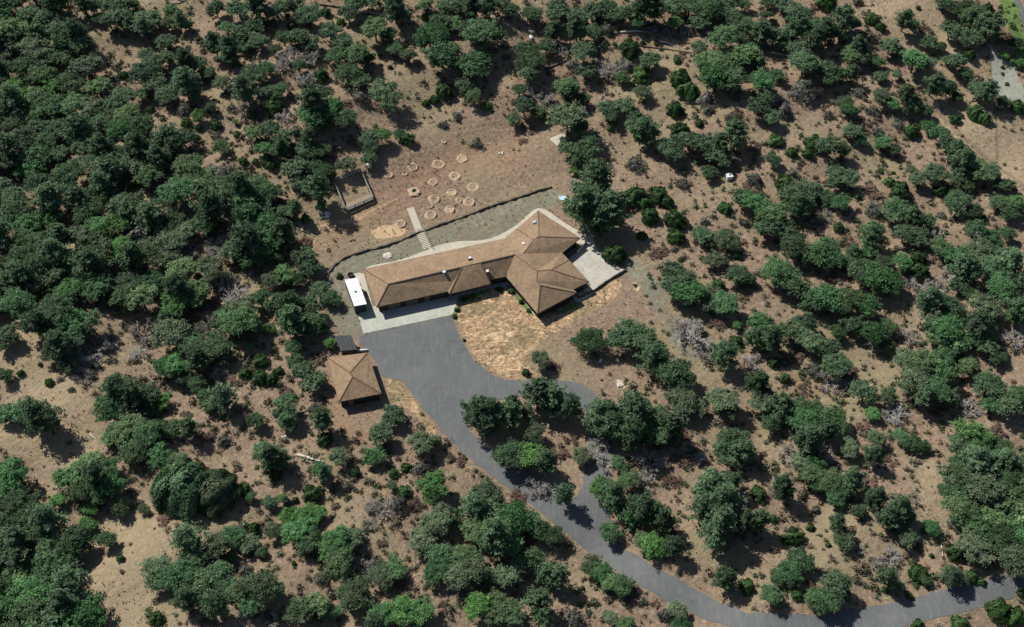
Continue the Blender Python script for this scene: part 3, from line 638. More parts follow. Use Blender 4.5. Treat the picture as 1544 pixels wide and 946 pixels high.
def basin(px, py, r, label, i):
    rnd_ = random.Random(i+50)
    g = G(px, py); R_ = r*mpp(px, py); v = []; f = []; n = 28; prof = ((1.25, -.06), (1.0, .17), (.86, .24), (.7, .10), (.55, -.02), (0.0, -.0))
    prof = [(a, b*rnd_.uniform(.6, 1.2)) for a, b in prof[:5]]
    rnd = random.Random(i); ph = rnd.uniform(0, 6)
    for a, z in prof:
        for k in range(n):
            t = 2*math.pi*k/n; w_ = 1+.05*math.sin(2*t+ph)+.03*math.sin(5*t+ph*2)+rnd.uniform(-.02, .02); hh = 1+.45*math.sin(t+1.2)+.3*math.sin(3*t+ph)
            x, y = a*R_*w_*math.cos(t), a*R_*w_*math.sin(t); v.append((x, y, float(height(g.x+x, g.y+y))-g.z + z*hh+.03))
    for j in range(len(prof)-1):
        for k in range(n): k2 = (k+1) % n; f.append((j*n+k, j*n+k2, (j+1)*n+k2, (j+1)*n+k))
    o = link('planting_basin', mesh('planting_basin', v, f, True), M['soil'])
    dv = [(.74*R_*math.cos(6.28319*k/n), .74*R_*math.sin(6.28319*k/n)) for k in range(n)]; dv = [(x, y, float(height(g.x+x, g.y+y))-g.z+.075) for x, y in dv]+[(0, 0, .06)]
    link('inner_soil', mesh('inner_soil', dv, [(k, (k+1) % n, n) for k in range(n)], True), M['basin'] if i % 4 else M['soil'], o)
    o = o; o.location = g; tag(o, label, 'planting basin', 'earth rings dug round young trees in the yard')
BAS = [(745, 190, 36, 'topmost earth ring of the yard, with a pale spill at its right'), (575, 230, 40, 'wide earth ring second from the top, left of the topmost ring'), (395, 250, 34, 'clean round earth ring in the upper left of the yard'),
 (220, 305, 27, 'leftmost earth ring, just right of the fenced plot'), (335, 297, 18, 'tiny pale earth ring between the two upper left rings'), (690, 312, 38, 'oval earth ring directly below the topmost ring'), (538, 355, 32, 'round earth ring in the centre of the yard group'),
 (820, 392, 38, 'rightmost earth ring of the yard'), (670, 432, 34, 'earth ring left of the rightmost ring and above the paired rings'), (545, 478, 37, 'dark-rimmed earth ring right of the bright mound'), (720, 485, 22, 'small earth ring touching the left side of the bright oval ring'),
 (793, 498, 38, 'bright oval earth ring at the lower right of the group'), (655, 553, 34, 'lowest earth ring nearest the retaining wall on the right'), (520, 592, 38, 'flat earth ring right of the top of the timber ramp'), (515, 527, 20, 'smallest bright ring between two larger rings right of the ramp'),
 (308, 655, 34, 'earth ring at the edge of the bright dirt patch left of the steps'), (612, 68, 16, 'small faint ring alone near the top edge of the yard')]
for i, (a, b, r, l) in enumerate(BAS): basin(540+a/4.73, 200+b/4.73, r/4.73, l, i)
def mound(name, px, py, rp, hgt, mat, label, cat, sq=1.0, seed=1):
    g = G(px, py); R_ = rp*mpp(px, py); rn = np.random.default_rng(seed); bm = bmesh.new(); bmesh.ops.create_icosphere(bm, subdivisions=3, radius=1.0)
    ph = rn.uniform(0, 6, 6)
    for v in bm.verts:
        x, y, z = v.co; k = 1+.13*math.sin(3*x+ph[0])*math.cos(4*y+ph[1])+.08*math.sin(7*x+5*z+ph[2])+.05*math.sin(11*y+ph[3])
        v.co = (x*R_*k, y*R_*k*sq, max(z, -.25)*hgt*k)
    me = bpy.data.meshes.new(name); bm.to_mesh(me); bm.free(); o = link(name, me, mat); o.location = g; return tag(o, label, cat)
mound('soil_mound', 624, 290, 10, .35, M['soil'], 'bright bare soil mound with a dark little plant on top', 'soil mound', seed=3)
mound('gravel_mound', 584.5, 386, 7, .35, M['rock'], 'pale low gravel heap behind the house left of the steps', 'gravel heap', seed=4)
def rockpile(name, px, py, n, spread, size, mat, label, cat):
    g = G(px, py); root = empty(name, g); tag(root, label, cat); k_ = mpp(px, py)
    for i in range(n):
        a = random.uniform(0, 6.28); d = spread*k_*math.sqrt(random.random()); s = size*random.uniform(.5, 1.3)
        bm = bmesh.new(); bmesh.ops.create_icosphere(bm, subdivisions=2, radius=1.0)
        for v in bm.verts: v.co *= (1+random.uniform(-.16, .16))
        for v in bm.verts: v.co = (v.co.x*s, v.co.y*s*.8, v.co.z*s*.55)
        me = bpy.data.meshes.new('rock'); bm.to_mesh(me); bm.free(); o = link('rock', me, mat, root); x, y = d*math.cos(a), d*math.sin(a)*.7
        o.location = (x, y, float(height(g.x+x, g.y+y))-g.z+s*.2); o.rotation_euler = (0, 0, a)
rockpile('rock_pile', 937, 578, 12, 9, .42, M['rock'], 'heap of pale rocks in the dry patch right of the driveway loop', 'rocks')
rockpile('debris_pile', 492, 326, 9, 8, .45, M['white'], 'white debris heap under the oak below the fenced plot', 'debris')
rockpile('rock_pile', 756, 231, 4, 4, .35, M['rock'], 'small cluster of pale stones right of the earth rings', 'rocks')
rockpile('rock_pile', 556, 249, 3, 2.5, .4, M['white'], 'tiny white stones just above the fenced plot', 'rocks')
rockpile('rock_pile', 428, 662, 5, 4, .4, M['rock'], 'few pale stones left of the fallen white log', 'rocks')
rockpile('rock_pile', 905, 545, 3, 3, .35, M['white'], 'two or three white stones under the oaks right of the front yard', 'rocks')
rockpile('rock_pile', 802, 57, 3, 3, .4, M['white'], 'white stones on the cleared track near the top edge', 'rocks')
rockpile('rock_pile', 533, 365, 4, 6, .28, M['dark'], 'few dark stones left of the bright dirt patch', 'rocks')
def box_thing(px, py, name, label, cat):
    g = G(px, py); root = empty(name, g, .2); tag(root, label, cat)
    m = MB(); m.box((0, 0, .55), (1.3, 1.1, 1.1)); m.build('tank', M['white'], root); m = MB(); m.box((0, 0, 1.13), (1.45, 1.25, .08)); l_ = m.build('lid', M['white'], root)
    m = MB(); m.tube([(0, 0, 1.15), (0, 0, 1.3)], [.2, .2], 10); m.build('cap', M['metal'], l_)
box_thing(1099, 270, 'water_tank', 'small white square tank among the oaks on the right slope', 'water tank')
def pool():
    g = G(849, 300.5); root = empty('wading_pool', g, -.7); tag(root, 'small oval white tub with pale blue inside near the house corner', 'wading pool'); v = []; f = []; n = 24
    for a, z in ((1.0, 0), (1.06, .38), (.95, .40), (.88, .1)):
        for k in range(n): t = 6.28319*k/n; v.append((a*1.15*math.cos(t), a*.62*math.sin(t), z))
    for j in range(3):
        for k in range(n): k2 = (k+1) % n; f.append((j*n+k, j*n+k2, (j+1)*n+k2, (j+1)*n+k))
    link('rim', mesh('rim', v, f, True), M['white'], root)
    v = [(.9*1.15*math.cos(6.28319*k/n), .9*.62*math.sin(6.28319*k/n), .22) for k in range(n)]; link('water', mesh('water', v, [tuple(range(n))]), M['blue'], root)
pool()
def log(px, rad, mat, label, cat='log', stubs=3):
    pts = [G(*p) for p in px]; c = pts[0].copy(); m = MB(); P3 = []
    for i in range(len(pts)-1):
        for k in range(4): P3.append(pts[i].lerp(pts[i+1], k/4))
    P3.append(pts[-1]); P3 = [Vector((p.x-c.x, p.y-c.y, float(height(p.x, p.y))-c.z+rad*.7+random.uniform(-.03, .05))) for p in P3]; n = len(P3)
    m.tube(P3, [rad*(1-.65*i/n) for i in range(n)], 8)
    for k in range(stubs):
        p = P3[int(n*(k+1)/(stubs+1))]; a = random.uniform(0, 6.28); m.tube([p, p+Vector((math.cos(a), math.sin(a), .5))*random.uniform(.6, 1.6)], [rad*.35, rad*.08], 5)
    o = m.build('fallen_log', mat); o.location = c; tag(o, label, cat)
LOGS = [('448,687 462,690 478,696 488,697', .3, 'log', 'thick bleached fallen log lying in the clearing below the garage'), ('455,694 468,698', .16, 'log', 'short bleached log tucked against the thick white log'), ('449,345 463,351 479,358', .16, 'log', 'thin bleached pole lying left of the yard below the woods'),
 ('935,50 960,48 983,51', .3, 'log', 'pale fallen trunk lying below the trees near the top edge'), ('950,67 1000,74 1052,82', .22, 'darklog', 'long dark fallen trunk across the cleared track near the top'), ('995,63 1008,66 1016,71', .22, 'log', 'short pale log above the long dark trunk near the top'),
 ('824,104 840,98 856,91', .26, 'darklog', 'slanting brown log right of the tall shaded oak at top centre'), ('796,48 806,49 818,50', .2, 'log', 'short log on the track above the tall oak at top centre'), ('478,7 500,10 520,12', .25, 'darklog', 'dark fallen trunk at the top edge left of centre'),
 ('540,18 565,21 586,26', .2, 'log', 'grey fallen trunk beside the oaks at the top edge'), ('166,215 169,206 174,200', .2, 'log', 'curved pale log in the little gap of the left wood'), ('1419,821 1421,834 1420,847', .1, 'log', 'thin curved white pipe in the lower right clearing'),
 ('0,440 8,437 15,433', .25, 'log', 'white log end poking out at the left edge'), ('250,5 270,5 288,-4', .15, 'log', 'long thin pale pole at the top left edge'), ('161,121 166,119 170,117', .12, 'log', 'small pale stick at the foot of the upper left clearing'),
 ('135,653 141,660 145,663', .12, 'log', 'thin pale stick on the dry slope left of the big oaks'), ('1163,80 1178,83 1192,86', .25, 'log', 'grey fallen trunk between the oaks right of top centre')]
for s, r, mt, lb in LOGS: log(P(s), r, M[mt], lb)
# ================================================================== VEGETATION
def leafmesh(name, C, Nn, size, tint, asp=1.0, bias=.7, seed=0):
    """C centres, Nn outward directions: one small bent leaf clump (quad) each"""
    g = np.random.default_rng(seed); n = len(C); nr = Nn*bias + g.normal(0, .6, (n, 3)); nr /= np.linalg.norm(nr, axis=1)[:, None]
    a = np.cross(nr, g.normal(0, 1, (n, 3))); a /= np.linalg.norm(a, axis=1)[:, None]; b = np.cross(nr, a); s = (size*g.uniform(.6, 1.35, n))[:, None]
    V = np.stack([C-a*s*asp*.55-b*s*.35, C+a*s*asp*.1-b*s*.6, C+a*s*asp*.62+b*s*.1, C-a*s*asp*.05+b*s*.55], 1).reshape(-1, 3)
    me = bpy.data.meshes.new(name); me.vertices.add(4*n); me.vertices.foreach_set('co', V.ravel().astype(np.float32)); me.loops.add(4*n); me.loops.foreach_set('vertex_index', np.arange(4*n, dtype=np.int32))
    me.polygons.add(n); me.polygons.foreach_set('loop_start', np.arange(0, 4*n, 4, dtype=np.int32)); me.polygons.foreach_set('loop_total', np.full(n, 4, np.int32)); me.update()
    at = me.attributes.new('tint', 'FLOAT', 'POINT'); at.data.foreach_set('value', np.repeat(tint, 4).astype(np.float32)); me.materials.append(M['leaf']); return me
def unit(g, n): v = g.normal(0, 1, (n, 3)); return v/np.linalg.norm(v, axis=1)[:, None]
def oak(seed, Rr=4.0, nlobe=11, nclump=330, per=28, hb=1.7, flat=.62):
    g = np.random.default_rng(seed); lobes = []; ex = g.uniform(.82, 1.15)
    for i in range(nlobe):
        a = i*2.4+g.uniform(-.5, .5); d = Rr*.76*math.sqrt((i+.4)/nlobe)*g.uniform(.72, 1.15); r = Rr*g.uniform(.24, .42)*(1.1-.25*d/Rr)
        lobes.append((d*math.cos(a)*ex, d*math.sin(a)/ex, hb+Rr*flat*(1.15-.55*(d/Rr)**2)+g.uniform(-.45, .45)*Rr*.22, r))
    C = []; Nn = []; T = []
    for k in range(nclump):
        x, y, z, r = lobes[g.integers(nlobe)]; u = unit(g, 1)[0]; u[2] = abs(u[2])*(.9) if g.random() < .78 else -abs(u[2])*.7
        c = np.array([x, y, z])+u*r*np.array([1, 1, .8])*g.uniform(.62, 1.12)
        if g.random() < .16: c = c + u*g.uniform(.2, .9)
        cr = g.uniform(.25, .72); m = int(per*g.uniform(.5, 1.3)); pts = c + g.normal(0, cr*.62, (m, 3))*np.array([1, 1, .42]); tn = g.uniform(.1, .9)
        C.append(pts); Nn.append(np.tile(u*.45+np.array([-.25, .15, .75]), (m, 1))); T.append(np.clip(tn+g.normal(0, .17, m), 0, 1))
    crown = leafmesh('oak_crown', np.concatenate(C), np.concatenate(Nn), .215, np.concatenate(T), 1.45, 1.35, seed)
    tr = MB(); lean = g.uniform(-.4, .4, 2); top = Vector((lean[0], lean[1], hb+.3)); tr.tube([(0, 0, -.5), (lean[0]*.3, lean[1]*.3, .6), tuple(top)], [.36, .26, .22], 8)
    for x, y, z, r in lobes:
        e = Vector((x, y, z)); m1 = top.lerp(e, .5)+Vector((g.uniform(-.3, .3), g.uniform(-.3, .3), .3)); tr.tube([tuple(top-Vector((0, 0, .15))), tuple(m1), tuple(e)], [.15, .09, .03], 5, False)
        for q in range(3):
            u = unit(g, 1)[0]; tr.tube([tuple(m1.lerp(e, .5)), tuple(e+Vector(u)*r*1.0)], [.05, .012], 4, False)
    return crown, mesh('oak_trunk', tr.v, tr.f, True), hb+Rr*flat*.85
def pine(seed, Rr=3.6, H=9.5):
    g = np.random.default_rng(seed); C = []; Nn = []; T = []; tr = MB(); ln = g.uniform(-.5, .5, 2)
    tr.tube([(0, 0, -.5), (ln[0]*.4, ln[1]*.4, H*.45), (ln[0], ln[1], H*.97)], [.30, .19, .04], 8)
    z = H*.26; k = 0
    while z < H*.98:
        fr = (z-H*.26)/(H*.72); Lm = Rr*(math.sin(min(1, fr*1.25+.30)*math.pi*.62)**.7)*(1.08-.85*fr**1.6)
        nb = 6 if fr < .8 else 4
        for b in range(nb):
            a = k*2.1+b*6.283/nb+g.uniform(-.35, .35); ln_ = max(.35, Lm*g.uniform(.5, 1.35)); d = np.array([math.cos(a), math.sin(a), g.uniform(.12, .38)]); o = np.array([ln[0]*z/H, ln[1]*z/H, z])
            tr.tube([tuple(o), tuple(o+d*ln_)], [.055, .012], 4, False)
            for s in np.arange(.28, 1.04, .13):
                if g.random() < .12: continue
                m = int(g.uniform(9, 17)); c = o+d*ln_*s+np.array([0, 0, .12]); rr = .16+.20*ln_/Rr*(1.15-s*.4)
                side = np.cross(d, [0, 0, 1]); p = c+g.normal(0, rr*.6, (m, 3))+side*g.normal(0, rr*1.15, (m, 1))+d*g.normal(0, .12, (m, 1))
                C.append(p); Nn.append(np.tile(d*.3+np.array([-.25, .15, .75]), (m, 1))); T.append(np.clip(g.uniform(.25, .75)+g.normal(0, .13, m), 0, 1))
        z += g.uniform(.42, .68); k += 1
    return leafmesh('pine_crown', np.concatenate(C), np.concatenate(Nn), .24, np.concatenate(T), 2.2, 1.2, seed), mesh('pine_trunk', tr.v, tr.f, True), H*.56
def bush(seed, Rr=1.6, flat=.85, n=2600, sz=.2, rag=.16):
    g = np.random.default_rng(seed); u = unit(g, n); u[:, 2] = np.where(g.random(n) < .86, np.abs(u[:, 2]), -np.abs(u[:, 2])*.3); ph = g.uniform(0, 6, 6)
    k = 1+rag*np.sin(4*u[:, 0]+ph[0])*np.cos(3.5*u[:, 1]+ph[1])+rag*.8*np.sin(8*u[:, 1]+ph[2]+5*u[:, 2])+rag*.5*np.sin(13*u[:, 0]+ph[3])
    rr = np.where(g.random(n) < .72, g.uniform(.9, 1.04, n), g.uniform(.45, .9, n)); C = u*(k*rr*Rr)[:, None]*np.array([1, g.uniform(.8, 1.1), flat]); C[:, 2] += Rr*.22
    C[:, 2] = np.maximum(C[:, 2], .02); T = np.clip(.5+.25*np.sin(9*u[:, 0]+ph[4])*np.sin(8*u[:, 1]+ph[5])+g.normal(0, .16, n), 0, 1)
    return leafmesh('shrub', C, u, sz, T, 1.2, .9, seed), None, Rr*.5
def bare(seed, Rr=3.0, H=3.4, twig=1.0, leaves=0, up=.5):
    g = np.random.default_rng(seed); m = MB(); 
    def br(p, d, ln, r, lv):
        e = p + d*ln; mid = p+d*ln*.5+Vector(unit(g, 1)[0])*ln*.06; m.tube([p, mid, e], [r, r*.8, r*.5], 4 if lv else 6, False)
        if lv >= 4: return
        nb = (5, 4, 4, 4)[lv]
        for q in range(nb):
            t = g.uniform(.35, 1.0); s = p.lerp(e, t); nd = (d*.75+Vector(unit(g, 1)[0])*.75); nd.z = nd.z*.6+.10*up; nd.normalize(); br(s, nd, ln*g.uniform(.48, .74), max(r*.6, .022), lv+1)
    for k in range(4):
        a = k*1.57+g.uniform(-.5, .5); d = Vector((math.cos(a)*.75, math.sin(a)*.75, up*g.uniform(.8, 1.6))).normalized(); br(Vector((0, 0, -.1)), d, H*.5*Rr/3, .13*twig+.03, 0)
    me = mesh('dead_tree', m.v, m.f); A = np.array(m.v); s = Rr/np.percentile(np.hypot(A[:, 0], A[:, 1]), 92); me.transform(Matrix.Diagonal((s, s, min(s, 1.1), 1))); me.materials.append(M['twig']); return me, None, H*.42
PROTO = {'o': [oak(100+i, 4.0, 12+i % 6, (270, 350, 300, 390)[i % 4], 30, 1.5+.12*(i % 4), .50+.035*(i % 4)) for i in range(12)], 'p': [pine(200+i, 3.7, 8.0+.45*(i % 3)) for i in range(6)],
         'b': [bush(300+i, 1.6, .8+.06*(i % 3)) for i in range(6)], 'D': [bush(350+i, 4.0, .78, 13000, .27, .11) for i in range(2)], 'g': [bush(400+i, 1.6, .62, 1500, .2, .3) for i in range(4)],
         'd': [bare(500+i, 3.0, 3.4+.3*(i % 3)) for i in range(4)], 'r': [bare(550+i, 2.0, 1.9, .7, 0, .55) for i in range(4)]}
BASER = {'o': 4.0, 'p': 3.55, 'b': 1.6, 'D': 4.0, 'g': 1.6, 'd': 3.0, 'r': 2.0}
COLR = {'o': [(.112, .178, .092), (.094, .168, .092), (.138, .190, .104), (.096, .150, .088), (.120, .160, .098), (.086, .176, .082)], 'n': [(.078, .122, .068), (.088, .132, .076)], 'y': [(.125, .235, .085), (.115, .210, .085)], 'p': [(.100, .145, .090), (.108, .155, .098), (.090, .138, .082)],
        'b': [(.070, .128, .050), (.080, .135, .056), (.060, .108, .046)], 'g': [(.185, .195, .160), (.150, .160, .130), (.22, .222, .195)], 'd': [(.33, .315, .285), (.26, .245, .22)], 'r': [(.125, .085, .065), (.16, .105, .080)], 's': [(.135, .165, .108), (.145, .170, .115)]}
exec_tiles = []
def T(ox, oy, s, k=3.99):
    for t in s.split():
        a = t.split(','); kind = a[3]; exec_tiles.append((ox+float(a[0])/k, oy+float(a[1])/k, float(a[2])/k, kind))
# kinds: o oak, n very dark oak, y bright green oak, s sage green oak, p pine, b round shrub, D great dome shaped oak, g grey shrub, d dead grey tree, r dark bare brush, mostly standing in for patches of shade
T(0,0,'500,15,50,o 570,30,50,o 650,25,55,o 730,25,60,o 790,30,42,o 590,115,32,o 655,125,52,o 725,100,58,o 760,145,50,o 840,140,60,o 910,115,60,o 880,170,48,o 1020,58,42,o 1000,140,42,s 1075,130,46,o 1130,150,36,n 1000,252,52,o 880,338,50,o 930,375,60,o 1000,345,45,n 1120,350,60,o 1160,398,66,o 860,440,70,o 925,500,70,s 1000,570,65,o 1110,495,70,o 1150,550,60,o 850,570,38,o 905,658,24,b 1100,650,45,g 1118,735,30,b 1190,695,40,y 1195,768,24,b 770,690,74,o 850,750,76,n 1000,830,76,o 1100,830,66,o 940,890,66,o 1060,895,60,o 1178,830,24,b 700,400,30,g 700,465,26,g 742,452,26,b 500,325,26,g 435,300,30,n')
T(310,0,'60,50,55,n 200,60,66,o 320,30,66,o 400,75,55,n 470,40,56,o 545,20,52,o 130,168,48,o 210,200,60,o 300,150,55,o 385,130,40,r 60,270,52,o 140,310,66,o 230,280,42,o 310,250,56,o 420,300,36,n 145,365,38,o 625,95,76,o 720,72,32,b 520,155,27,b 495,95,18,b 860,82,60,o 813,133,28,b 900,20,62,o 1000,15,56,o 470,230,48,o 560,225,62,o 640,260,52,o 750,190,62,n 830,250,56,o 1140,50,76,o 1185,100,48,o 1020,178,72,o 1100,210,48,o 1140,295,46,o 1220,335,46,s 500,330,56,d 445,400,50,d 620,335,52,d 560,390,36,o 605,470,52,d 800,340,68,o 900,335,76,o 965,350,50,n 860,440,68,o 930,485,56,n 690,455,48,b 290,450,72,o 350,415,48,o 90,500,46,s 20,440,48,n 250,540,66,o 380,550,50,n 455,545,50,n 412,635,58,b 620,590,76,o 715,560,56,n 640,690,80,o 740,655,76,o 820,715,74,o 700,755,56,o 930,575,50,g 1090,570,82,o 1060,820,50,y 230,645,44,d 320,680,36,r 465,700,40,d 150,640,24,g 60,750,34,b 180,735,20,y 190,808,24,b 65,818,28,g 95,880,46,o 300,800,50,o 390,780,56,o 470,828,56,o 350,900,46,o 440,900,46,o 540,788,32,g 680,840,46,d 600,830,50,o 600,910,56,o 700,905,50,o 790,890,24,r 1110,405,16,b 1210,835,44,b 1165,808,34,o 30,640,34,n 990,830,60,n 1000,890,50,n 280,690,26,b')
T(620,0,'90,30,48,o 200,40,56,o 290,40,56,o 380,40,56,o 470,35,54,o 545,25,56,n 600,60,48,n 85,100,26,b 180,138,66,n 260,150,46,o 420,195,100,o 350,170,56,o 520,210,48,n 110,215,86,o 180,330,92,o 235,300,56,n 360,395,100,o 335,510,62,o 440,360,52,s 380,575,48,o 200,550,52,b 140,600,30,b 85,622,22,b 278,692,26,g 190,748,26,g 450,635,28,b 390,858,32,g 670,845,28,r 700,765,40,r 615,715,42,s 680,640,64,y 750,670,50,o 680,310,70,n 720,370,76,n 700,440,55,n 870,80,58,o 960,90,58,o 880,40,56,o 740,80,50,n 1000,100,56,o 1090,70,66,o 1170,50,56,o 1220,100,46,o 860,190,50,o 1000,170,56,o 1100,190,48,n 1180,170,42,g 810,283,52,o 920,288,52,d 1040,310,62,o 1060,430,54,o 1140,420,54,d 1190,405,50,d 975,388,34,g 950,448,30,r 1145,268,30,g 930,535,72,o 950,565,50,o 1035,600,44,n 940,720,104,s 1010,760,54,s 1180,650,56,o 1210,690,46,o 1195,775,18,b 740,560,40,d 820,592,40,d 1040,890,96,n 960,898,56,n 650,540,44,n 570,340,24,r 790,700,26,n 700,90,40,n')
T(930,0,'40,80,56,n 140,30,58,o 240,50,66,o 340,40,66,o 440,50,76,o 540,60,76,o 630,90,66,o 500,130,56,n 350,130,44,y 205,165,44,g 120,130,46,o 285,178,36,g 420,175,46,g 560,25,64,o 660,30,56,o 760,25,46,n 700,110,56,o 780,150,56,o 860,190,56,o 940,220,66,o 1000,260,46,o 640,225,74,o 740,240,50,n 820,280,34,n 500,288,44,s 560,380,84,o 600,460,94,o 700,470,84,o 780,345,84,o 840,385,56,n 660,330,56,s 880,490,72,o 970,450,44,n 905,95,34,o 1050,60,66,o 1000,20,56,o 910,15,46,n 1130,90,54,n 1190,30,30,r 1080,150,64,s 1060,190,46,o 1190,150,46,o 1200,230,56,s 1100,300,66,o 1130,385,76,o 1190,420,56,n 1120,530,72,g 80,288,58,b 200,368,58,s 40,470,46,n 150,450,58,b 380,470,60,b 430,540,62,b 365,363,24,b 390,325,38,r 540,590,44,g 552,655,36,g 705,700,40,g 350,655,50,b 495,743,26,b 150,558,48,s 50,640,60,o 180,775,82,p 100,725,50,p 380,785,52,b 320,880,66,o 440,850,66,o 540,880,66,o 720,815,72,o 620,880,56,o 820,870,48,r 960,848,44,b 1000,655,56,g 1050,918,34,b 1190,858,54,b 1150,925,34,b 930,710,54,n 850,640,60,n 900,580,50,n 720,588,22,g 60,390,42,g 470,680,16,r 155,258,16,b 238,268,12,b')
T(1234,0,'50,10,54,b 150,105,74,o 210,150,56,n 60,190,66,o 130,210,56,o 240,10,34,g 320,115,42,b 375,160,32,b 520,110,58,o 570,150,46,o 645,170,48,r 750,20,56,o 830,50,56,n 900,110,56,o 900,30,46,n 960,80,66,o 800,185,66,o 870,220,66,s 950,230,56,o 1000,150,66,s 1060,170,66,o 1120,215,60,r 1190,260,54,n 660,255,56,o 740,285,44,n 910,330,36,b 1120,330,36,y 1200,375,36,y 430,280,60,o 480,305,46,n 580,365,82,o 650,380,60,n 250,270,54,s 200,330,56,o 270,340,54,o 350,368,44,o 320,220,34,g 830,370,64,o 880,440,54,n 780,365,36,y 690,495,64,o 780,530,64,n 830,585,46,n 960,540,64,o 1010,560,64,o 960,465,34,r 1115,615,46,n 1200,640,46,b 950,680,54,b 1000,712,42,b 825,718,32,b 50,420,66,o 120,440,56,n 60,480,56,n 200,440,44,s 260,450,32,r 380,460,46,n 250,555,44,g 165,610,46,s 180,660,56,o 380,580,56,s 440,620,46,o 520,560,56,o 580,620,54,s 650,665,42,n 330,660,42,g 355,700,30,r 530,665,40,n 200,790,64,y 280,745,40,r 250,840,44,o 390,860,56,o 450,900,46,s 560,790,44,b 480,740,34,g 660,760,46,o 720,800,56,o 780,860,64,o 840,900,56,s 60,880,74,o 140,905,54,n 350,790,34,g 60,690,34,g 1020,45,30,b 1060,110,26,b 600,45,14,b 1135,505,14,b 1110,405,12,b 1110,450,8,b 470,450,30,s')
T(0,237,'700,225,56,s 820,470,96,g 1180,890,46,r 400,670,70,y 470,740,60,y 620,860,50,g 780,160,36,y 1010,250,40,g 1000,90,46,d 1100,300,40,d 1140,575,44,d')
T(310,237,'60,90,54,g 140,75,34,g 225,22,27,b 300,25,20,b 352,32,22,b 392,50,30,b 372,0,26,b 530,70,66,s 560,150,56,s 600,20,46,o 650,60,56,o 720,85,50,n 755,115,34,n 845,40,52,s 980,10,46,n 670,190,70,p 610,210,40,r 700,290,36,n 80,190,76,o 200,200,84,o 320,190,76,o 400,220,56,n 230,290,96,o 320,330,76,o 250,370,76,o 440,270,46,r 470,330,44,n 350,400,76,o 530,310,44,s 600,370,30,b 440,465,76,o 500,490,46,n 250,500,86,s 360,520,86,o 160,560,66,s 250,600,76,o 400,600,56,n 490,430,36,r 30,350,46,n 60,410,30,b 40,450,40,r 40,520,44,d 60,575,44,d 590,510,44,r 600,600,66,n 620,660,70,n 700,810,66,o 760,850,54,n 520,880,76,o 620,900,66,o 440,880,66,o 470,700,56,o 400,740,56,s 330,850,54,o 200,920,86,s 100,740,70,d 180,830,70,d 60,850,46,r 250,690,34,d 20,620,27,b 805,715,20,b 560,740,46,n')
T(820,180,'190,305,34,y 320,340,78,o 350,400,50,n 270,520,118,p 400,560,96,p 340,610,86,p 550,265,54,g 760,190,66,o 1030,200,66,n 1080,240,60,n 1000,260,40,r 1000,320,50,n 835,385,36,g 550,458,68,b 600,500,44,b 690,455,66,b 740,500,40,b 640,583,54,b 790,600,66,b 590,700,30,b 800,708,50,b 690,790,44,r 430,812,66,b 820,845,16,b 1090,533,40,b 950,700,58,s 1000,730,42,s 1100,720,70,s 1180,730,40,r 1165,818,30,b 1030,850,56,s 500,540,40,r 630,600,34,b 400,55,16,b')
T(930,237,'750,240,56,o 840,290,74,o 950,350,84,o 900,430,66,o 1010,430,66,n 830,130,46,g 820,185,56,r 1010,150,50,b 1050,220,84,o 1150,200,66,o 1120,290,66,o 1210,265,40,r 1210,370,42,g 1070,530,74,o 1100,600,56,n 1190,575,74,o 980,680,84,o 1040,740,84,o 1100,800,66,n 1190,860,84,o 1060,90,26,g 940,10,46,n 340,690,64,o 400,740,74,s 330,770,62,o 440,830,84,o 560,850,74,s 660,880,74,o 610,770,40,b 720,840,46,r 720,710,66,o 790,730,46,n 530,385,26,g 770,390,30,g 235,580,36,r 870,690,30,g')
T(1234,237,'110,115,64,o 170,130,64,o 60,150,30,r 330,200,56,r 240,240,22,b 60,250,46,n 140,280,54,o 20,220,46,o 40,350,44,d 120,420,30,b 330,310,42,g 490,195,62,b 430,150,34,b 560,80,36,s 600,130,48,s 370,85,20,b 450,95,12,b 730,203,36,b 470,320,78,o 560,350,54,o 650,390,56,n 520,460,64,o 600,480,64,o 720,470,40,d 740,540,54,o 310,470,64,s 310,570,54,o 230,600,56,o 500,630,54,o 600,605,50,b 610,690,54,b 700,100,60,s 830,120,54,s 890,170,46,n 850,270,74,o 930,320,54,n 980,370,30,b 740,350,26,g 860,30,74,o 950,60,74,o 1030,100,74,o 1120,170,54,n 1080,270,54,o 1190,280,54,o 1150,330,54,o 950,440,64,s 1030,500,74,o 1140,460,44,o 1160,565,46,r 960,560,74,s 1060,590,64,o 830,600,74,o 900,660,74,o 1040,680,84,o 1150,650,74,o 1210,740,64,o 1100,780,74,o 850,770,64,y 930,820,50,n 800,690,50,d 700,770,56,d 580,755,50,d 270,680,84,o 370,730,94,o 440,760,74,n 60,560,84,o 30,620,54,n 130,640,40,r 90,720,46,r 70,850,92,o 180,860,84,o 300,900,74,o 670,880,74,o 790,900,74,o 1000,900,84,s 1190,900,74,o 400,640,54,n 180,500,40,r')
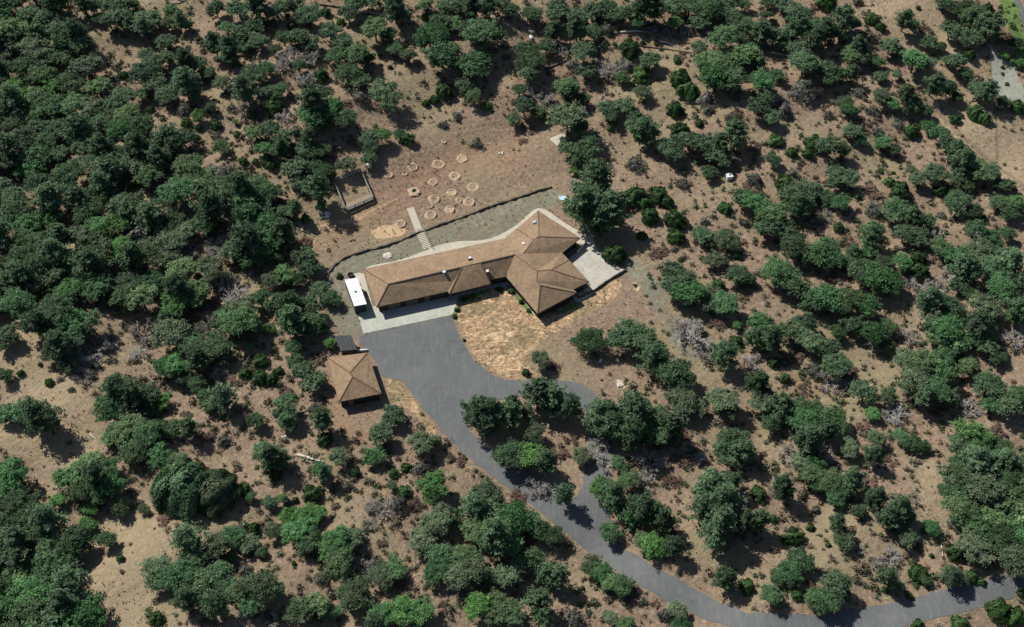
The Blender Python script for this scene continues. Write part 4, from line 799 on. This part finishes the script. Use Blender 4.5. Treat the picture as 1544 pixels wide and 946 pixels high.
T(0,474,'50,130,64,o 20,180,46,n 20,370,46,n 125,353,22,b 295,410,27,b 240,300,14,b 200,40,74,o 320,60,84,o 430,50,84,o 530,50,84,n 450,110,74,o 330,160,74,o 300,230,54,s 400,200,74,o 400,300,54,o 560,180,66,d 520,270,76,d 640,180,50,d 500,370,50,d 860,100,76,d 830,230,46,d 100,590,76,o 30,600,56,o 190,610,84,p 290,650,74,p 700,470,84,o 650,560,84,o 780,490,74,o 900,480,64,s 850,560,74,n 980,520,50,y 760,700,94,o 700,720,74,o 870,720,84,o 950,690,54,n 800,820,74,n 1050,680,50,n 1130,680,54,s 1200,720,38,r 1050,320,74,o 980,310,54,o 1100,380,54,n 1040,120,94,s 1130,180,84,n 1190,260,64,o 1180,420,54,n 1220,500,44,n 1000,60,54,o 1140,30,54,r 1040,900,74,o 950,860,64,o 560,900,74,o 640,920,64,o 480,920,46,o 20,930,46,n 1190,80,38,g 1100,600,20,r 430,450,20,g 360,390,20,g')
T(310,474,'200,50,94,o 130,30,74,o 280,100,46,n 380,80,34,y 520,40,84,o 620,50,80,n 700,80,46,n 60,200,84,n 120,260,54,n 30,60,56,d 270,190,22,y 330,280,46,b 240,355,36,b 330,380,46,b 400,390,40,b 440,340,30,b 530,200,54,n 540,280,46,n 590,340,64,n 650,400,64,o 740,170,34,y 680,250,44,r 80,350,46,d 180,385,44,r 90,490,74,o 20,550,46,o 190,560,36,r 310,640,50,n 100,615,22,b 480,460,36,r 490,560,74,o 500,650,54,o 690,640,56,o 720,750,46,b 650,560,30,g 390,860,74,o 460,880,54,y 330,820,46,o 110,760,36,g 30,730,34,r 800,850,52,s 870,870,34,r 680,845,20,r 680,930,44,o 1130,610,64,o 1060,720,66,o 1020,850,60,o 1210,920,30,b 1130,940,18,b')
T(620,474,'70,780,74,s 150,770,36,s 270,860,50,r 60,920,46,g 690,350,24,b 780,280,56,s 850,305,40,r 1080,160,88,n 380,590,84,p 500,600,84,p 450,665,70,p 590,610,70,p 620,540,50,p 760,490,86,p 850,520,84,p 940,545,64,p 700,600,50,s 740,720,60,s 590,850,84,o 720,850,84,y 800,880,60,o 880,820,60,r 960,750,40,r 1100,620,86,p 1180,680,84,p 1200,600,64,o 1100,850,56,d 1180,900,46,d')
T(930,474,'60,130,96,o 140,150,86,o 220,180,50,n 210,270,84,s 340,355,100,o 420,390,50,n 470,130,86,d 400,80,66,d 540,200,60,d 600,50,46,r 720,70,30,y 860,70,74,o 830,130,54,o 930,150,70,s 1060,100,74,o 1130,60,64,o 1170,170,74,o 1080,250,44,r 720,160,38,b 650,240,76,o 810,280,50,d 950,290,36,b 1010,385,32,b 830,400,66,o 1130,450,46,r 1190,330,44,g 400,520,84,s 480,560,54,s 640,520,84,s 680,590,54,s 80,600,94,p 60,700,84,p 130,560,64,o 240,640,84,o 330,670,74,s 270,720,74,o 200,880,76,d 130,840,44,d 410,720,40,r 380,860,54,r 500,860,40,d 700,780,94,o 760,840,74,o 650,800,54,o 700,880,64,o 880,510,74,s 980,560,74,o 1080,560,64,o 1130,640,84,o 1120,740,74,o 930,660,60,n 1040,830,66,d 1100,900,60,s 1190,900,54,o 1200,570,54,o 1180,800,44,d 20,900,44,o')
T(1234,474,'110,110,50,n 200,60,64,o 330,110,74,o 420,80,54,n 60,200,64,o 400,190,50,n 330,200,44,d 540,130,60,d 100,310,80,n 190,340,50,r 60,400,60,d 130,440,46,d 280,470,64,s 410,500,54,n 530,290,74,s 640,300,84,o 740,330,84,o 560,400,84,s 700,460,84,o 770,500,64,o 620,500,54,s 790,90,84,o 700,60,64,o 830,160,74,o 700,130,54,o 780,230,54,o 950,50,74,o 1000,60,64,n 960,140,54,o 1020,190,60,n 1080,260,54,n 1180,20,54,o 1180,130,60,d 900,310,54,o 1020,420,74,o 1060,450,64,o 1200,480,54,o 1140,560,64,o 920,560,56,d 1040,550,54,o 470,600,60,d 500,740,46,o 580,780,56,n 640,800,40,n 330,600,44,y 100,620,74,o 60,680,54,o 270,670,38,r 340,750,54,o 330,850,54,o 190,800,54,s 60,830,50,d 440,880,40,r 900,720,94,y 850,780,64,o 960,820,74,o 1080,700,50,r 1100,820,74,n 960,900,84,o 1150,900,74,o 850,890,54,o 720,580,38,r')
T(0,709,'420,50,80,o 560,60,84,o 650,80,84,o 480,130,74,n 600,150,64,o 340,190,48,y 540,230,50,y 520,330,54,y 640,420,56,n 720,230,50,n 790,130,36,r 870,235,34,o 980,300,42,r 1010,360,24,r 725,530,24,b 940,890,44,b 600,940,30,y 1150,420,84,o 950,610,86,o 1080,640,96,o 1180,560,84,o 1200,680,80,o 1130,780,70,p')
T(0,709,'1100,95,190,D 1290,130,150,D')
T(310,709,'420,20,42,b 720,20,44,s 235,115,40,b 280,160,30,n 390,190,38,o 455,170,32,o 640,140,54,b 540,180,20,b 850,95,32,g 900,15,30,b 1130,20,30,b 1120,95,30,s 1195,130,40,b 500,290,60,y 600,270,64,y 680,260,52,y 560,380,84,o 620,430,70,n 290,350,38,b 400,360,50,s 170,390,64,o 270,450,54,s 330,490,36,n 60,480,84,s 150,520,38,n 740,450,74,y 800,420,74,o 880,420,64,o 800,560,84,o 950,560,50,d 1000,540,40,r 1080,225,56,d 1000,210,44,d 1170,200,50,g 1000,320,36,d 1060,430,30,r 90,640,84,o 230,600,40,g 210,740,74,o 320,700,94,s 290,800,64,o 400,740,64,o 80,800,74,o 560,850,74,o 660,820,74,o 750,850,54,o 880,740,94,o 950,790,54,s 1060,640,74,s 1130,600,64,o 1180,690,50,r 1190,860,92,y 1080,880,70,o 1020,920,54,o 690,650,36,g 530,560,16,b 400,900,40,d')
T(620,709,'130,90,84,y 20,200,44,r 190,300,80,s 110,310,54,s 250,280,54,n 60,420,74,s 450,150,92,s 380,240,74,o 480,240,74,o 600,290,94,o 680,300,70,o 760,350,60,n 850,400,60,n 400,370,74,o 520,420,94,o 600,450,74,o 650,150,46,r 170,510,74,o 160,600,74,o 330,520,74,o 360,600,84,s 280,640,74,s 600,620,74,o 520,640,54,s 700,420,50,r 720,540,70,n 800,620,60,p 870,640,60,p 400,810,74,y 520,800,74,o 470,870,64,o 600,860,74,n 740,780,74,p 790,880,50,p 60,860,84,y 30,920,54,o 200,820,44,r 1080,570,60,s 1150,620,60,o 1200,670,54,o 1030,710,14,b 1075,800,16,g 980,890,54,g 1190,890,44,s 1150,110,74,y 1210,150,74,o 1190,370,64,o 850,110,60,d 750,90,56,d 930,140,50,p')
T(930,709,'80,50,54,o 180,50,50,d 330,60,50,r 150,220,94,o 60,260,74,o 220,260,74,n 300,300,60,p 220,440,82,y 170,420,60,o 330,470,54,p 560,110,96,p 650,200,96,p 540,250,84,p 620,330,84,p 590,400,74,p 690,60,64,s 700,300,64,n 780,330,60,p 860,300,60,p 850,140,48,b 1020,100,66,p 960,110,44,d 1170,30,64,o 1210,90,54,o 940,290,26,b 1060,400,58,b 1165,345,26,b 1200,240,26,g 1110,540,66,o 1040,610,72,o 960,640,44,o 780,700,48,b 920,755,62,o 970,780,40,n 1080,750,32,b 1190,770,54,o 1160,680,34,r 40,690,60,o 100,720,44,r 60,780,34,r 650,650,64,p 370,840,54,s 300,870,44,g 240,800,24,r 60,930,50,o 380,930,50,o')
T(1234,709,'60,60,74,o 130,110,74,n 100,160,54,o 240,60,64,s 320,80,46,r 330,180,60,p 240,250,44,n 490,240,64,o 540,280,46,n 560,160,38,d 120,330,44,s 160,420,60,o 240,470,32,d 60,450,18,b 410,290,60,p 540,410,50,s 600,460,36,r 440,510,56,d 360,560,36,d 430,630,54,o 470,700,44,s 400,720,22,b 550,760,22,b 600,620,56,b 640,660,34,n 680,515,14,b 680,340,46,o 740,370,40,d 830,500,56,b 820,310,44,g 780,630,54,s 850,660,50,s 920,640,40,b 980,670,26,b 980,560,34,s 100,700,84,o 60,790,74,o 160,760,44,n 1090,840,68,b 1180,880,60,b 850,920,46,b 600,930,34,b 1220,740,26,b')
T(0,0,'878,690,13,s 905,668,12,d 753,436,5,b 771,439,4.5,b 689,467,4,b 685,477,4,b 700,452,4,b 712,448,4,b 786,455,3.5,b 797,468,3.5,b 835,466,4,b 848,459,3.5,b 856,453,3.5,b 958,430,3,g 624,288,3.6,b 700,513,2.5,b',1.0)
PTS = list(exec_tiles)
# closed woods: evenly spread crowns where the canopy is unbroken
FOREST = [(P('-60,-20 76,-20 92,18 124,48 131,66 126,84 150,104 160,118 176,128 196,150 190,160 170,170 206,190 232,240 300,240 318,300 318,330 322,370 322,420 270,465 170,462 130,445 96,470 60,466 -60,470'),
           [P('116,287 146,286 148,304 122,306'), P('186,262 236,268 250,300 226,330 205,322'), P('128,196 160,190 172,206 145,212'), P('105,440 140,440 165,470 110,468')]),
          (P('-60,715 12,712 34,738 48,756 62,776 92,792 122,832 108,862 120,904 134,960 -60,960'), []),
          (P('1430,716 1470,706 1560,700 1600,860 1540,866 1500,850 1470,838 1458,815 1436,790 1428,750'), [])]
frng = random.Random(5)
for reg, holes in FOREST:
    xs_, ys_ = [p[0] for p in reg], [p[1] for p in reg]; tries = 0; k = 0
    while tries < 5200:
        tries += 1; x, y = frng.uniform(min(xs_), max(xs_)), frng.uniform(min(ys_), max(ys_)); r = (16.5+y*.009)*frng.uniform(.85, 1.25)
        if not inpoly(np.array([x]), np.array([y]), reg)[0] or any(inpoly(np.array([x]), np.array([y]), h)[0] for h in holes): continue
        if any(math.hypot((x-a)*1.0, (y-b)*1.45) < (r+c)*(.76) for a, b, c, q in PTS if abs(a-x) < 60): continue
        PTS.append((x, y, r, frng.choice('oooossonopoy' if y < 600 and frng.random() < .9 else ('ooonsno' if x > 800 else 'onnopn'))))
# ---------------------------------------------------------------- names and labels
KN = {'o': ('oak_tree', 'oak tree', 'oaks scattered over the dry hillside'), 'n': ('oak_tree', 'oak tree', 'oaks scattered over the dry hillside'), 'y': ('oak_tree', 'oak tree', 'oaks scattered over the dry hillside'), 's': ('oak_tree', 'oak tree', 'oaks scattered over the dry hillside'),
      'D': ('oak_tree', 'oak tree', 'oaks scattered over the dry hillside'), 'p': ('pine_tree', 'pine tree', 'open feathery pines among the oaks'), 'b': ('shrub', 'shrub', 'round green shrubs on the dry slope'), 't': ('young_oak', 'young tree', 'small young oaks between the big ones'),
      'g': ('grey_shrub', 'shrub', 'pale grey shrubs on the slope'), 'd': ('dead_tree', 'dead tree', 'bleached leafless trees'), 'r': ('shade_brush', 'brush', 'leafless brown brush clumps, mostly standing in for shade')}
ADJ = {'o': 'green oak', 'n': 'very dark oak', 'y': 'bright green oak', 's': 'pale sage oak', 'D': 'great domed oak', 'p': 'feathery pine', 'b': 'round green shrub', 'g': 'grey shrub', 'd': 'bleached dead tree', 'r': 'brown bare brush', 't': 'small young oak'}
LM = [('house', 560, 400, 880, 470), ('garage', 497, 534, 578, 606), ('white-roofed carport', 522, 420, 550, 460), ('fenced plot', 503, 260, 563, 320), ('earth rings', 575, 225, 720, 320), ('patio', 862, 366, 942, 435), ('front yard', 700, 450, 800, 560), ('paved court', 580, 500, 700, 590),
      ('driveway fork', 690, 650, 740, 700), ('lower driveway', 860, 790, 1000, 880), ('road bend', 1080, 900, 1240, 940), ('road end', 1380, 870, 1544, 920), ('driveway loop', 780, 620, 850, 690), ('concrete pad', 828, 203, 856, 220), ('fallen white log', 448, 687, 490, 698),
      ('upper left clearing', 120, 50, 200, 105), ('left dry slope', 40, 560, 130, 640), ('lower left clearing', 150, 800, 220, 900), ('white tank', 1095, 265, 1104, 275), ('grey field corner', 1495, 80, 1544, 150), ('straw field', 1440, 200, 1544, 270), ('top right track', 1320, 5, 1375, 70),
      ('long dark trunk', 950, 65, 1050, 84), ('rock heap', 925, 570, 950, 588), ('lower right clearing', 1390, 720, 1430, 830), ('left edge white log', 0, 433, 15, 440), ('middle left gap', 190, 265, 240, 325), ('bleached brush patch', 410, 80, 470, 130), ('pale pole', 449, 345, 479, 358),
      ('top centre track', 790, 50, 930, 60), ('right slope gap', 1380, 290, 1440, 370), ('orange soil patch', 1195, 570, 1245, 605), ('mid right gap', 1150, 450, 1180, 475), ('bottom centre glade', 430, 840, 490, 900), ('picture top left corner', 0, 0, 30, 30), ('picture bottom left corner', 0, 910, 30, 946),
      ('picture top edge centre', 680, 0, 800, 8), ('picture right edge middle', 1530, 480, 1544, 560), ('picture top left wood gap', 128, 192, 165, 210), ('bottom edge centre', 700, 938, 820, 946), ('east bare patch', 1235, 150, 1265, 200)]
LM = [l for l in LM]
ROSE = ['right', 'upper right', 'above', 'upper left', 'left', 'lower left', 'below', 'lower right']
def where(x, y):
    best = None
    for nm, x0, y0, x1, y1 in LM:
        dx = max(x0-x, 0, x-x1); dy = max(y0-y, 0, y-y1); d = math.hypot(dx, dy)
        if best is None or d < best[0]: best = (d, nm, (x0+x1)/2, (y0+y1)/2, x1-x0, y1-y0)
    d, nm, cx, cy, w_, h_ = best; a = math.atan2(-(y-cy)/(h_+40), (x-cx)/(w_+40)); s = ROSE[int(round(a/(math.pi/4))) % 8]
    rel = {'right': 'right of', 'upper right': 'upper right of', 'above': 'above', 'upper left': 'upper left of', 'left': 'left of', 'lower left': 'lower left of', 'below': 'below', 'lower right': 'lower right of'}[s]
    rng_ = 'beside and' if d < 22 else ('near and' if d < 62 else 'well away,')
    if nm.startswith('picture'): return '%s the %s' % (rel, nm.replace('picture', 'photo'))
    return '%s %s the %s' % (rng_, rel, nm)
ORD = ['leftmost', 'second from left', 'third from left', 'fourth from left', 'fifth from left', 'sixth from left', 'seventh from left', 'eighth from left', 'ninth from left', 'tenth from left', 'eleventh from left', 'twelfth from left', 'thirteenth from left', 'fourteenth from left', 'fifteenth from left']
ITEMS = []
crng = random.Random(21)
for x, y, r, k in PTS:
    if k in 'os' and 10 < r < 25 and crng.random() < .2: k = 'p'
    if x > 1225 and y < 260 and k != 'b': r *= .88
    m_ = mpp(x, y); r *= {'o': 1.2, 'n': 1.15, 'y': 1.12, 's': 1.2, 'p': 1.2, 'D': 1.0, 'b': 1.06, 'g': 1.1, 'd': 1.25, 'r': 1.1}[k]; rm = r*m_
    kk = 't' if (k in 'onys' and rm < 2.35) else k
    size = 'broad' if rm > 4.3 else ('big' if rm > 3.6 else ('medium' if rm > 2.6 else ('small' if rm > 1.3 else 'tiny')))
    if k == 'b' : size = 'large' if rm > 2.2 else ('medium' if rm > 1.5 else 'small')
    adj = ADJ['t'] if kk == 't' else size+' '+ADJ[k]
    if kk == 't' and k in 'nys': adj = {'n': 'small dark young oak', 'y': 'small bright young oak', 's': 'small pale young oak'}[k]
    ITEMS.append(dict(x=x, y=y, r=r, rm=rm, k=k, kk=kk, adj=adj, where=where(x, y)))
def cut(items, n=300):
    s = sorted(items, key=lambda i: -i['r']); return s[:n], s[n:]
oaks = [i for i in ITEMS if KN[i['kk']][0] == 'oak_tree']; keep, rest = cut(oaks, 300); rid = set(id(i) for i in rest)
yo = [i for i in ITEMS if i['kk'] == 't']; k2, r2 = cut(yo, 300); rid |= set(id(i) for i in r2)
print('TREES', {n: sum(1 for i in ITEMS if KN[i['kk']][0] == n) for n in ('oak_tree', 'pine_tree', 'shrub', 'young_oak', 'grey_shrub', 'dead_tree', 'shade_brush')}, 'rest', len(rid))
groups = {}
for i in ITEMS:
    if id(i) not in rid: groups.setdefault((i['adj'], i['where']), []).append(i)
for (a, wh), lst in groups.items():
    lst.sort(key=lambda i: i['x'])
    if len(lst) == 1: lst[0]['label'] = '%s %s' % (a, wh)
    elif len(lst) == 2:
        p, q = lst; 
        if abs(p['x']-q['x']) > abs(p['y']-q['y'])*.6: p['label'], q['label'] = '%s %s, the left one' % (a, wh), '%s %s, the right one' % (a, wh)
        else:
            u, v = (p, q) if p['y'] < q['y'] else (q, p); u['label'], v['label'] = '%s %s, the upper one' % (a, wh), '%s %s, the lower one' % (a, wh)
    else:
        for j, i in enumerate(lst): i['label'] = '%s %s, %s' % (a, wh, ORD[j] if j < len(lst)-1 else 'rightmost')
REST = []
def place(i):
    k = i['k']; pk = 'o' if k in 'onys' else k; lst = PROTO[pk]; cr, tk, hc = lst[random.randrange(len(lst))]; s = i['rm']/BASER[pk]
    zs = s*random.uniform(.9, 1.12)
    if pk == 'o' and s > 1.0: zs = s**.8*random.uniform(.9, 1.1)
    if pk == 'p': zs = s**.7*random.uniform(.88, 1.08)
    z = hc*zs; p = hit(i['x'], i['y'], z); loc = Vector((p.x, p.y, float(height(p.x, p.y)))); rz = random.uniform(0, 6.283)
    cl = random.choice(COLR[k if k != 'D' else 'o']); k_ = random.uniform(.86, 1.18); cl = (cl[0]*.97, cl[1]*1.13, cl[2]*.97) if pk in 'opbD' else cl; cl = tuple(c*k_*random.uniform(.975, 1.025) for c in cl)
    if id(i) in rid: REST.append((cr, loc, rz, s, zs, cl, tk)); return
    nm, cat, grp = KN[i['kk']]
    if tk is None:
        o = bpy.data.objects.new(nm, cr); col.objects.link(o); root = o
    else:
        root = bpy.data.objects.new(nm, None); col.objects.link(root)
        o = bpy.data.objects.new('crown', cr); col.objects.link(o); o.parent = root
        t = bpy.data.objects.new('trunk', tk); col.objects.link(t); t.parent = root
        if not tk.materials: tk.materials.append(M['bark'])
    root.location = loc; tl = .05 if pk not in 'op' else .13; root.rotation_euler = (random.uniform(-tl, tl), random.uniform(-tl, tl), rz); sx = random.uniform(.93, 1.08); root.scale = (s*sx, s/sx, zs)
    o.color = (*cl, 1); tag(root, i['label'], cat, grp)
for i in ITEMS: place(i)
if REST:
    # the smallest crowns of the closed wood, beyond those that can be told apart, as one canopy mass
    V = []; TT = []; n = 0
    TV = []; TQ = []; tn = 0
    for cr, loc, rz, s, zs, cl, tk in REST:
        nv = len(cr.vertices); a = np.empty(nv*3, np.float32); cr.vertices.foreach_get('co', a); a = a.reshape(-1, 4, 3)[::2].reshape(-1, 3).copy()
        t = np.empty(nv, np.float32); cr.attributes['tint'].data.foreach_get('value', t); t = t.reshape(-1, 4)[::2].ravel()
        cc = a.reshape(-1, 4, 3); cen = cc.mean(1, keepdims=True); a = (cen+(cc-cen)*1.35).reshape(-1, 3)
        c_, s_ = math.cos(rz), math.sin(rz); b = np.stack([(a[:, 0]*c_-a[:, 1]*s_)*s+loc.x, (a[:, 0]*s_+a[:, 1]*c_)*s+loc.y, a[:, 2]*zs+loc.z], -1); V.append(b); TT.append(np.clip(t+random.uniform(-.28, .28), 0, 1))
        a = np.array([v.co[:] for v in tk.vertices]); TV.append(np.stack([(a[:, 0]*c_-a[:, 1]*s_)*s+loc.x, (a[:, 0]*s_+a[:, 1]*c_)*s+loc.y, a[:, 2]*zs+loc.z], -1)); TQ.append(np.array([tuple(p.vertices) for p in tk.polygons if len(p.vertices) == 4])+tn); tn += len(a)
    V = np.concatenate(V); nl = len(V)//4; TT = np.concatenate(TT+[np.zeros(tn)]); F = np.concatenate([np.arange(4*nl).reshape(-1, 4), np.concatenate(TQ)+4*nl]); V = np.concatenate([V]+TV); n = len(F)
    me = bpy.data.meshes.new('wood_canopy'); me.vertices.add(len(V)); me.vertices.foreach_set('co', V.ravel().astype(np.float32)); me.loops.add(4*n); me.loops.foreach_set('vertex_index', F.ravel().astype(np.int32))
    me.polygons.add(n); me.polygons.foreach_set('loop_start', np.arange(0, 4*n, 4, dtype=np.int32)); me.polygons.foreach_set('loop_total', np.full(n, 4, np.int32)); me.polygons.foreach_set('material_index', (np.arange(n) >= nl).astype(np.int32)); me.update()
    at = me.attributes.new('tint', 'FLOAT', 'POINT'); at.data.foreach_set('value', TT.astype(np.float32)); o = link('wood_canopy', me, M['leaf']); me.materials.append(M['bark']); o.color = (.104, .172, .094, 1); tag(o, 'many small oak crowns merging into the closed woods', 'woodland', kind='stuff')
# low dry grass and litter: one object nobody could count
def litter(n=26000):
    g = np.random.default_rng(77); V = []; F = []; X = g.uniform(-140, 140, n); Y = g.uniform(-90, 130, n); ok = np.ones(n, bool)
    for pl in PAVED: ok &= ~inpoly(X, Y, pl)
    for pts in (HW, GW):
        pass
    ok &= ~((np.abs(X) < 40) & inpoly(X, Y, [tuple(p+Vector(house.location))[:2] for p in (HW[k] for k in ['A', 'B1']+list('BCDEFGHIJK')+['Lp', 'Np', 'O'])])) & ~inpoly(X, Y, [tuple(p+Vector(gar.location))[:2] for p in (GW[k] for k in 'ABCD')])
    ok &= (np.sin(X*.31+np.sin(Y*.17)*2)+np.sin(Y*.27+X*.11)+g.normal(0, .9, n)) > -.3
    X, Y = X[ok], Y[ok]; Z = height(X, Y); n = len(X); m = 5
    cen = np.repeat(np.stack([X, Y, Z], -1), m, 0); a = g.uniform(0, 6.283, n*m); r = g.uniform(.06, .22, n*m); h_ = g.uniform(.08, .34, n*m)
    d = np.stack([np.cos(a), np.sin(a), np.zeros(n*m)], -1); s = np.stack([-np.sin(a), np.cos(a), np.zeros(n*m)], -1); wd = (.07*g.uniform(.5, 1.5, n*m))[:, None]; up = np.array([0, 0, 1.0])
    b = cen+d*r[:, None]*.3; t = cen+d*r[:, None]*1.3+up*h_[:, None]
    V = np.stack([b-s*wd, b+s*wd, t+s*wd*.5, t-s*wd*.5], 1).reshape(-1, 3); k = len(V)//4
    me = bpy.data.meshes.new('dry_grass'); me.vertices.add(4*k); me.vertices.foreach_set('co', V.ravel().astype(np.float32)); me.loops.add(4*k); me.loops.foreach_set('vertex_index', np.arange(4*k, dtype=np.int32))
    me.polygons.add(k); me.polygons.foreach_set('loop_start', np.arange(0, 4*k, 4, dtype=np.int32)); me.polygons.foreach_set('loop_total', np.full(k, 4, np.int32)); me.update()
    tag(link('dry_grass', me, M['grass']), 'short dry grass tufts and litter over the bare hillside', 'grass', kind='stuff')
litter()
def undergrowth():
    g = np.random.default_rng(99); pr = [bush(700+i, 1.0, .6, 90, .26, .3)[0] for i in range(3)]; A = []
    for p in pr: a = np.empty(len(p.vertices)*3, np.float32); p.vertices.foreach_get('co', a); A.append(a.reshape(-1, 3))
    V = []; TT = []; outl = [tuple(p+Vector(house.location))[:2] for p in (HW[k] for k in ['A', 'B1']+list('BCDEFGHIJK')+['Lp', 'Np', 'O'])]
    yard = world(P('495,260 600,180 850,180 1000,330 980,440 900,520 870,600 700,600 600,570 600,640 500,640 480,480 440,360'))
    xy = np.array([(q['x'], q['y']) for q in ITEMS])[g.integers(len(ITEMS), size=9500)]+g.normal(0, 1, (9500, 2))*np.array([34, 24])
    Pp = hitv(xy[:, 0], xy[:, 1]); X, Y = Pp[:, 0], Pp[:, 1]; ok = (xy[:, 1] > -30) & (xy[:, 1] < 980) & (xy[:, 0] > -40) & (xy[:, 0] < 1590) & ~inpoly(X, Y, outl) & ~(inpoly(X, Y, yard) & (g.random(9500) < .93))
    for pl in PAVED: ok &= ~inpoly(X, Y, pl) & (segd(X, Y, pl) > .7)
    for zn in ('straw1', 'straw2', 'straw3', 'straw4', 'mulch', 'gravel4', 'grey1'): ok &= ~(inpoly(X, Y, world(ZONES[zn][1])) & (g.random(9500) < .85))
    for p in Pp[ok]:
        p = Vector(p)
        a = A[g.integers(3)]; s = g.uniform(.25, .66)*(1.6 if g.random() < .2 else 1); r = g.uniform(0, 6.28); c, sn = math.cos(r), math.sin(r)
        V.append(np.stack([(a[:, 0]*c-a[:, 1]*sn)*s+p.x, (a[:, 0]*sn+a[:, 1]*c)*s+p.y, a[:, 2]*s+p.z], -1)); TT.append(np.clip(np.full(len(a), g.uniform(0, 1))+g.normal(0, .1, len(a)), 0, 1))
    V = np.concatenate(V); TT = np.concatenate(TT); n = len(V)//4; me = bpy.data.meshes.new('undergrowth'); me.vertices.add(4*n); me.vertices.foreach_set('co', V.ravel().astype(np.float32)); me.loops.add(4*n); me.loops.foreach_set('vertex_index', np.arange(4*n, dtype=np.int32))
    me.polygons.add(n); me.polygons.foreach_set('loop_start', np.arange(0, 4*n, 4, dtype=np.int32)); me.polygons.foreach_set('loop_total', np.full(n, 4, np.int32)); me.update()
    at = me.attributes.new('tint', 'FLOAT', 'POINT'); at.data.foreach_set('value', TT.astype(np.float32)); o = link('undergrowth', me, M['under']); tag(o, 'low scrubby undergrowth of grey green and brown tufts between the trees', 'undergrowth', kind='stuff')
def undermat():
    m, n, b = newmat('undergrowth'); at = N(n, 'ShaderNodeAttribute', attribute_name='tint')
    L(n, ramp(n, at.outputs['Fac'], [(0.0, (.05, .085, .035)), (0.35, (.10, .135, .075)), (0.55, (.14, .135, .10)), (0.75, (.10, .075, .055)), (1.0, (.22, .19, .13))]), b.inputs['Base Color']); b.inputs['Roughness'].default_value = .9; return m
M['under'] = undermat()
undergrowth()
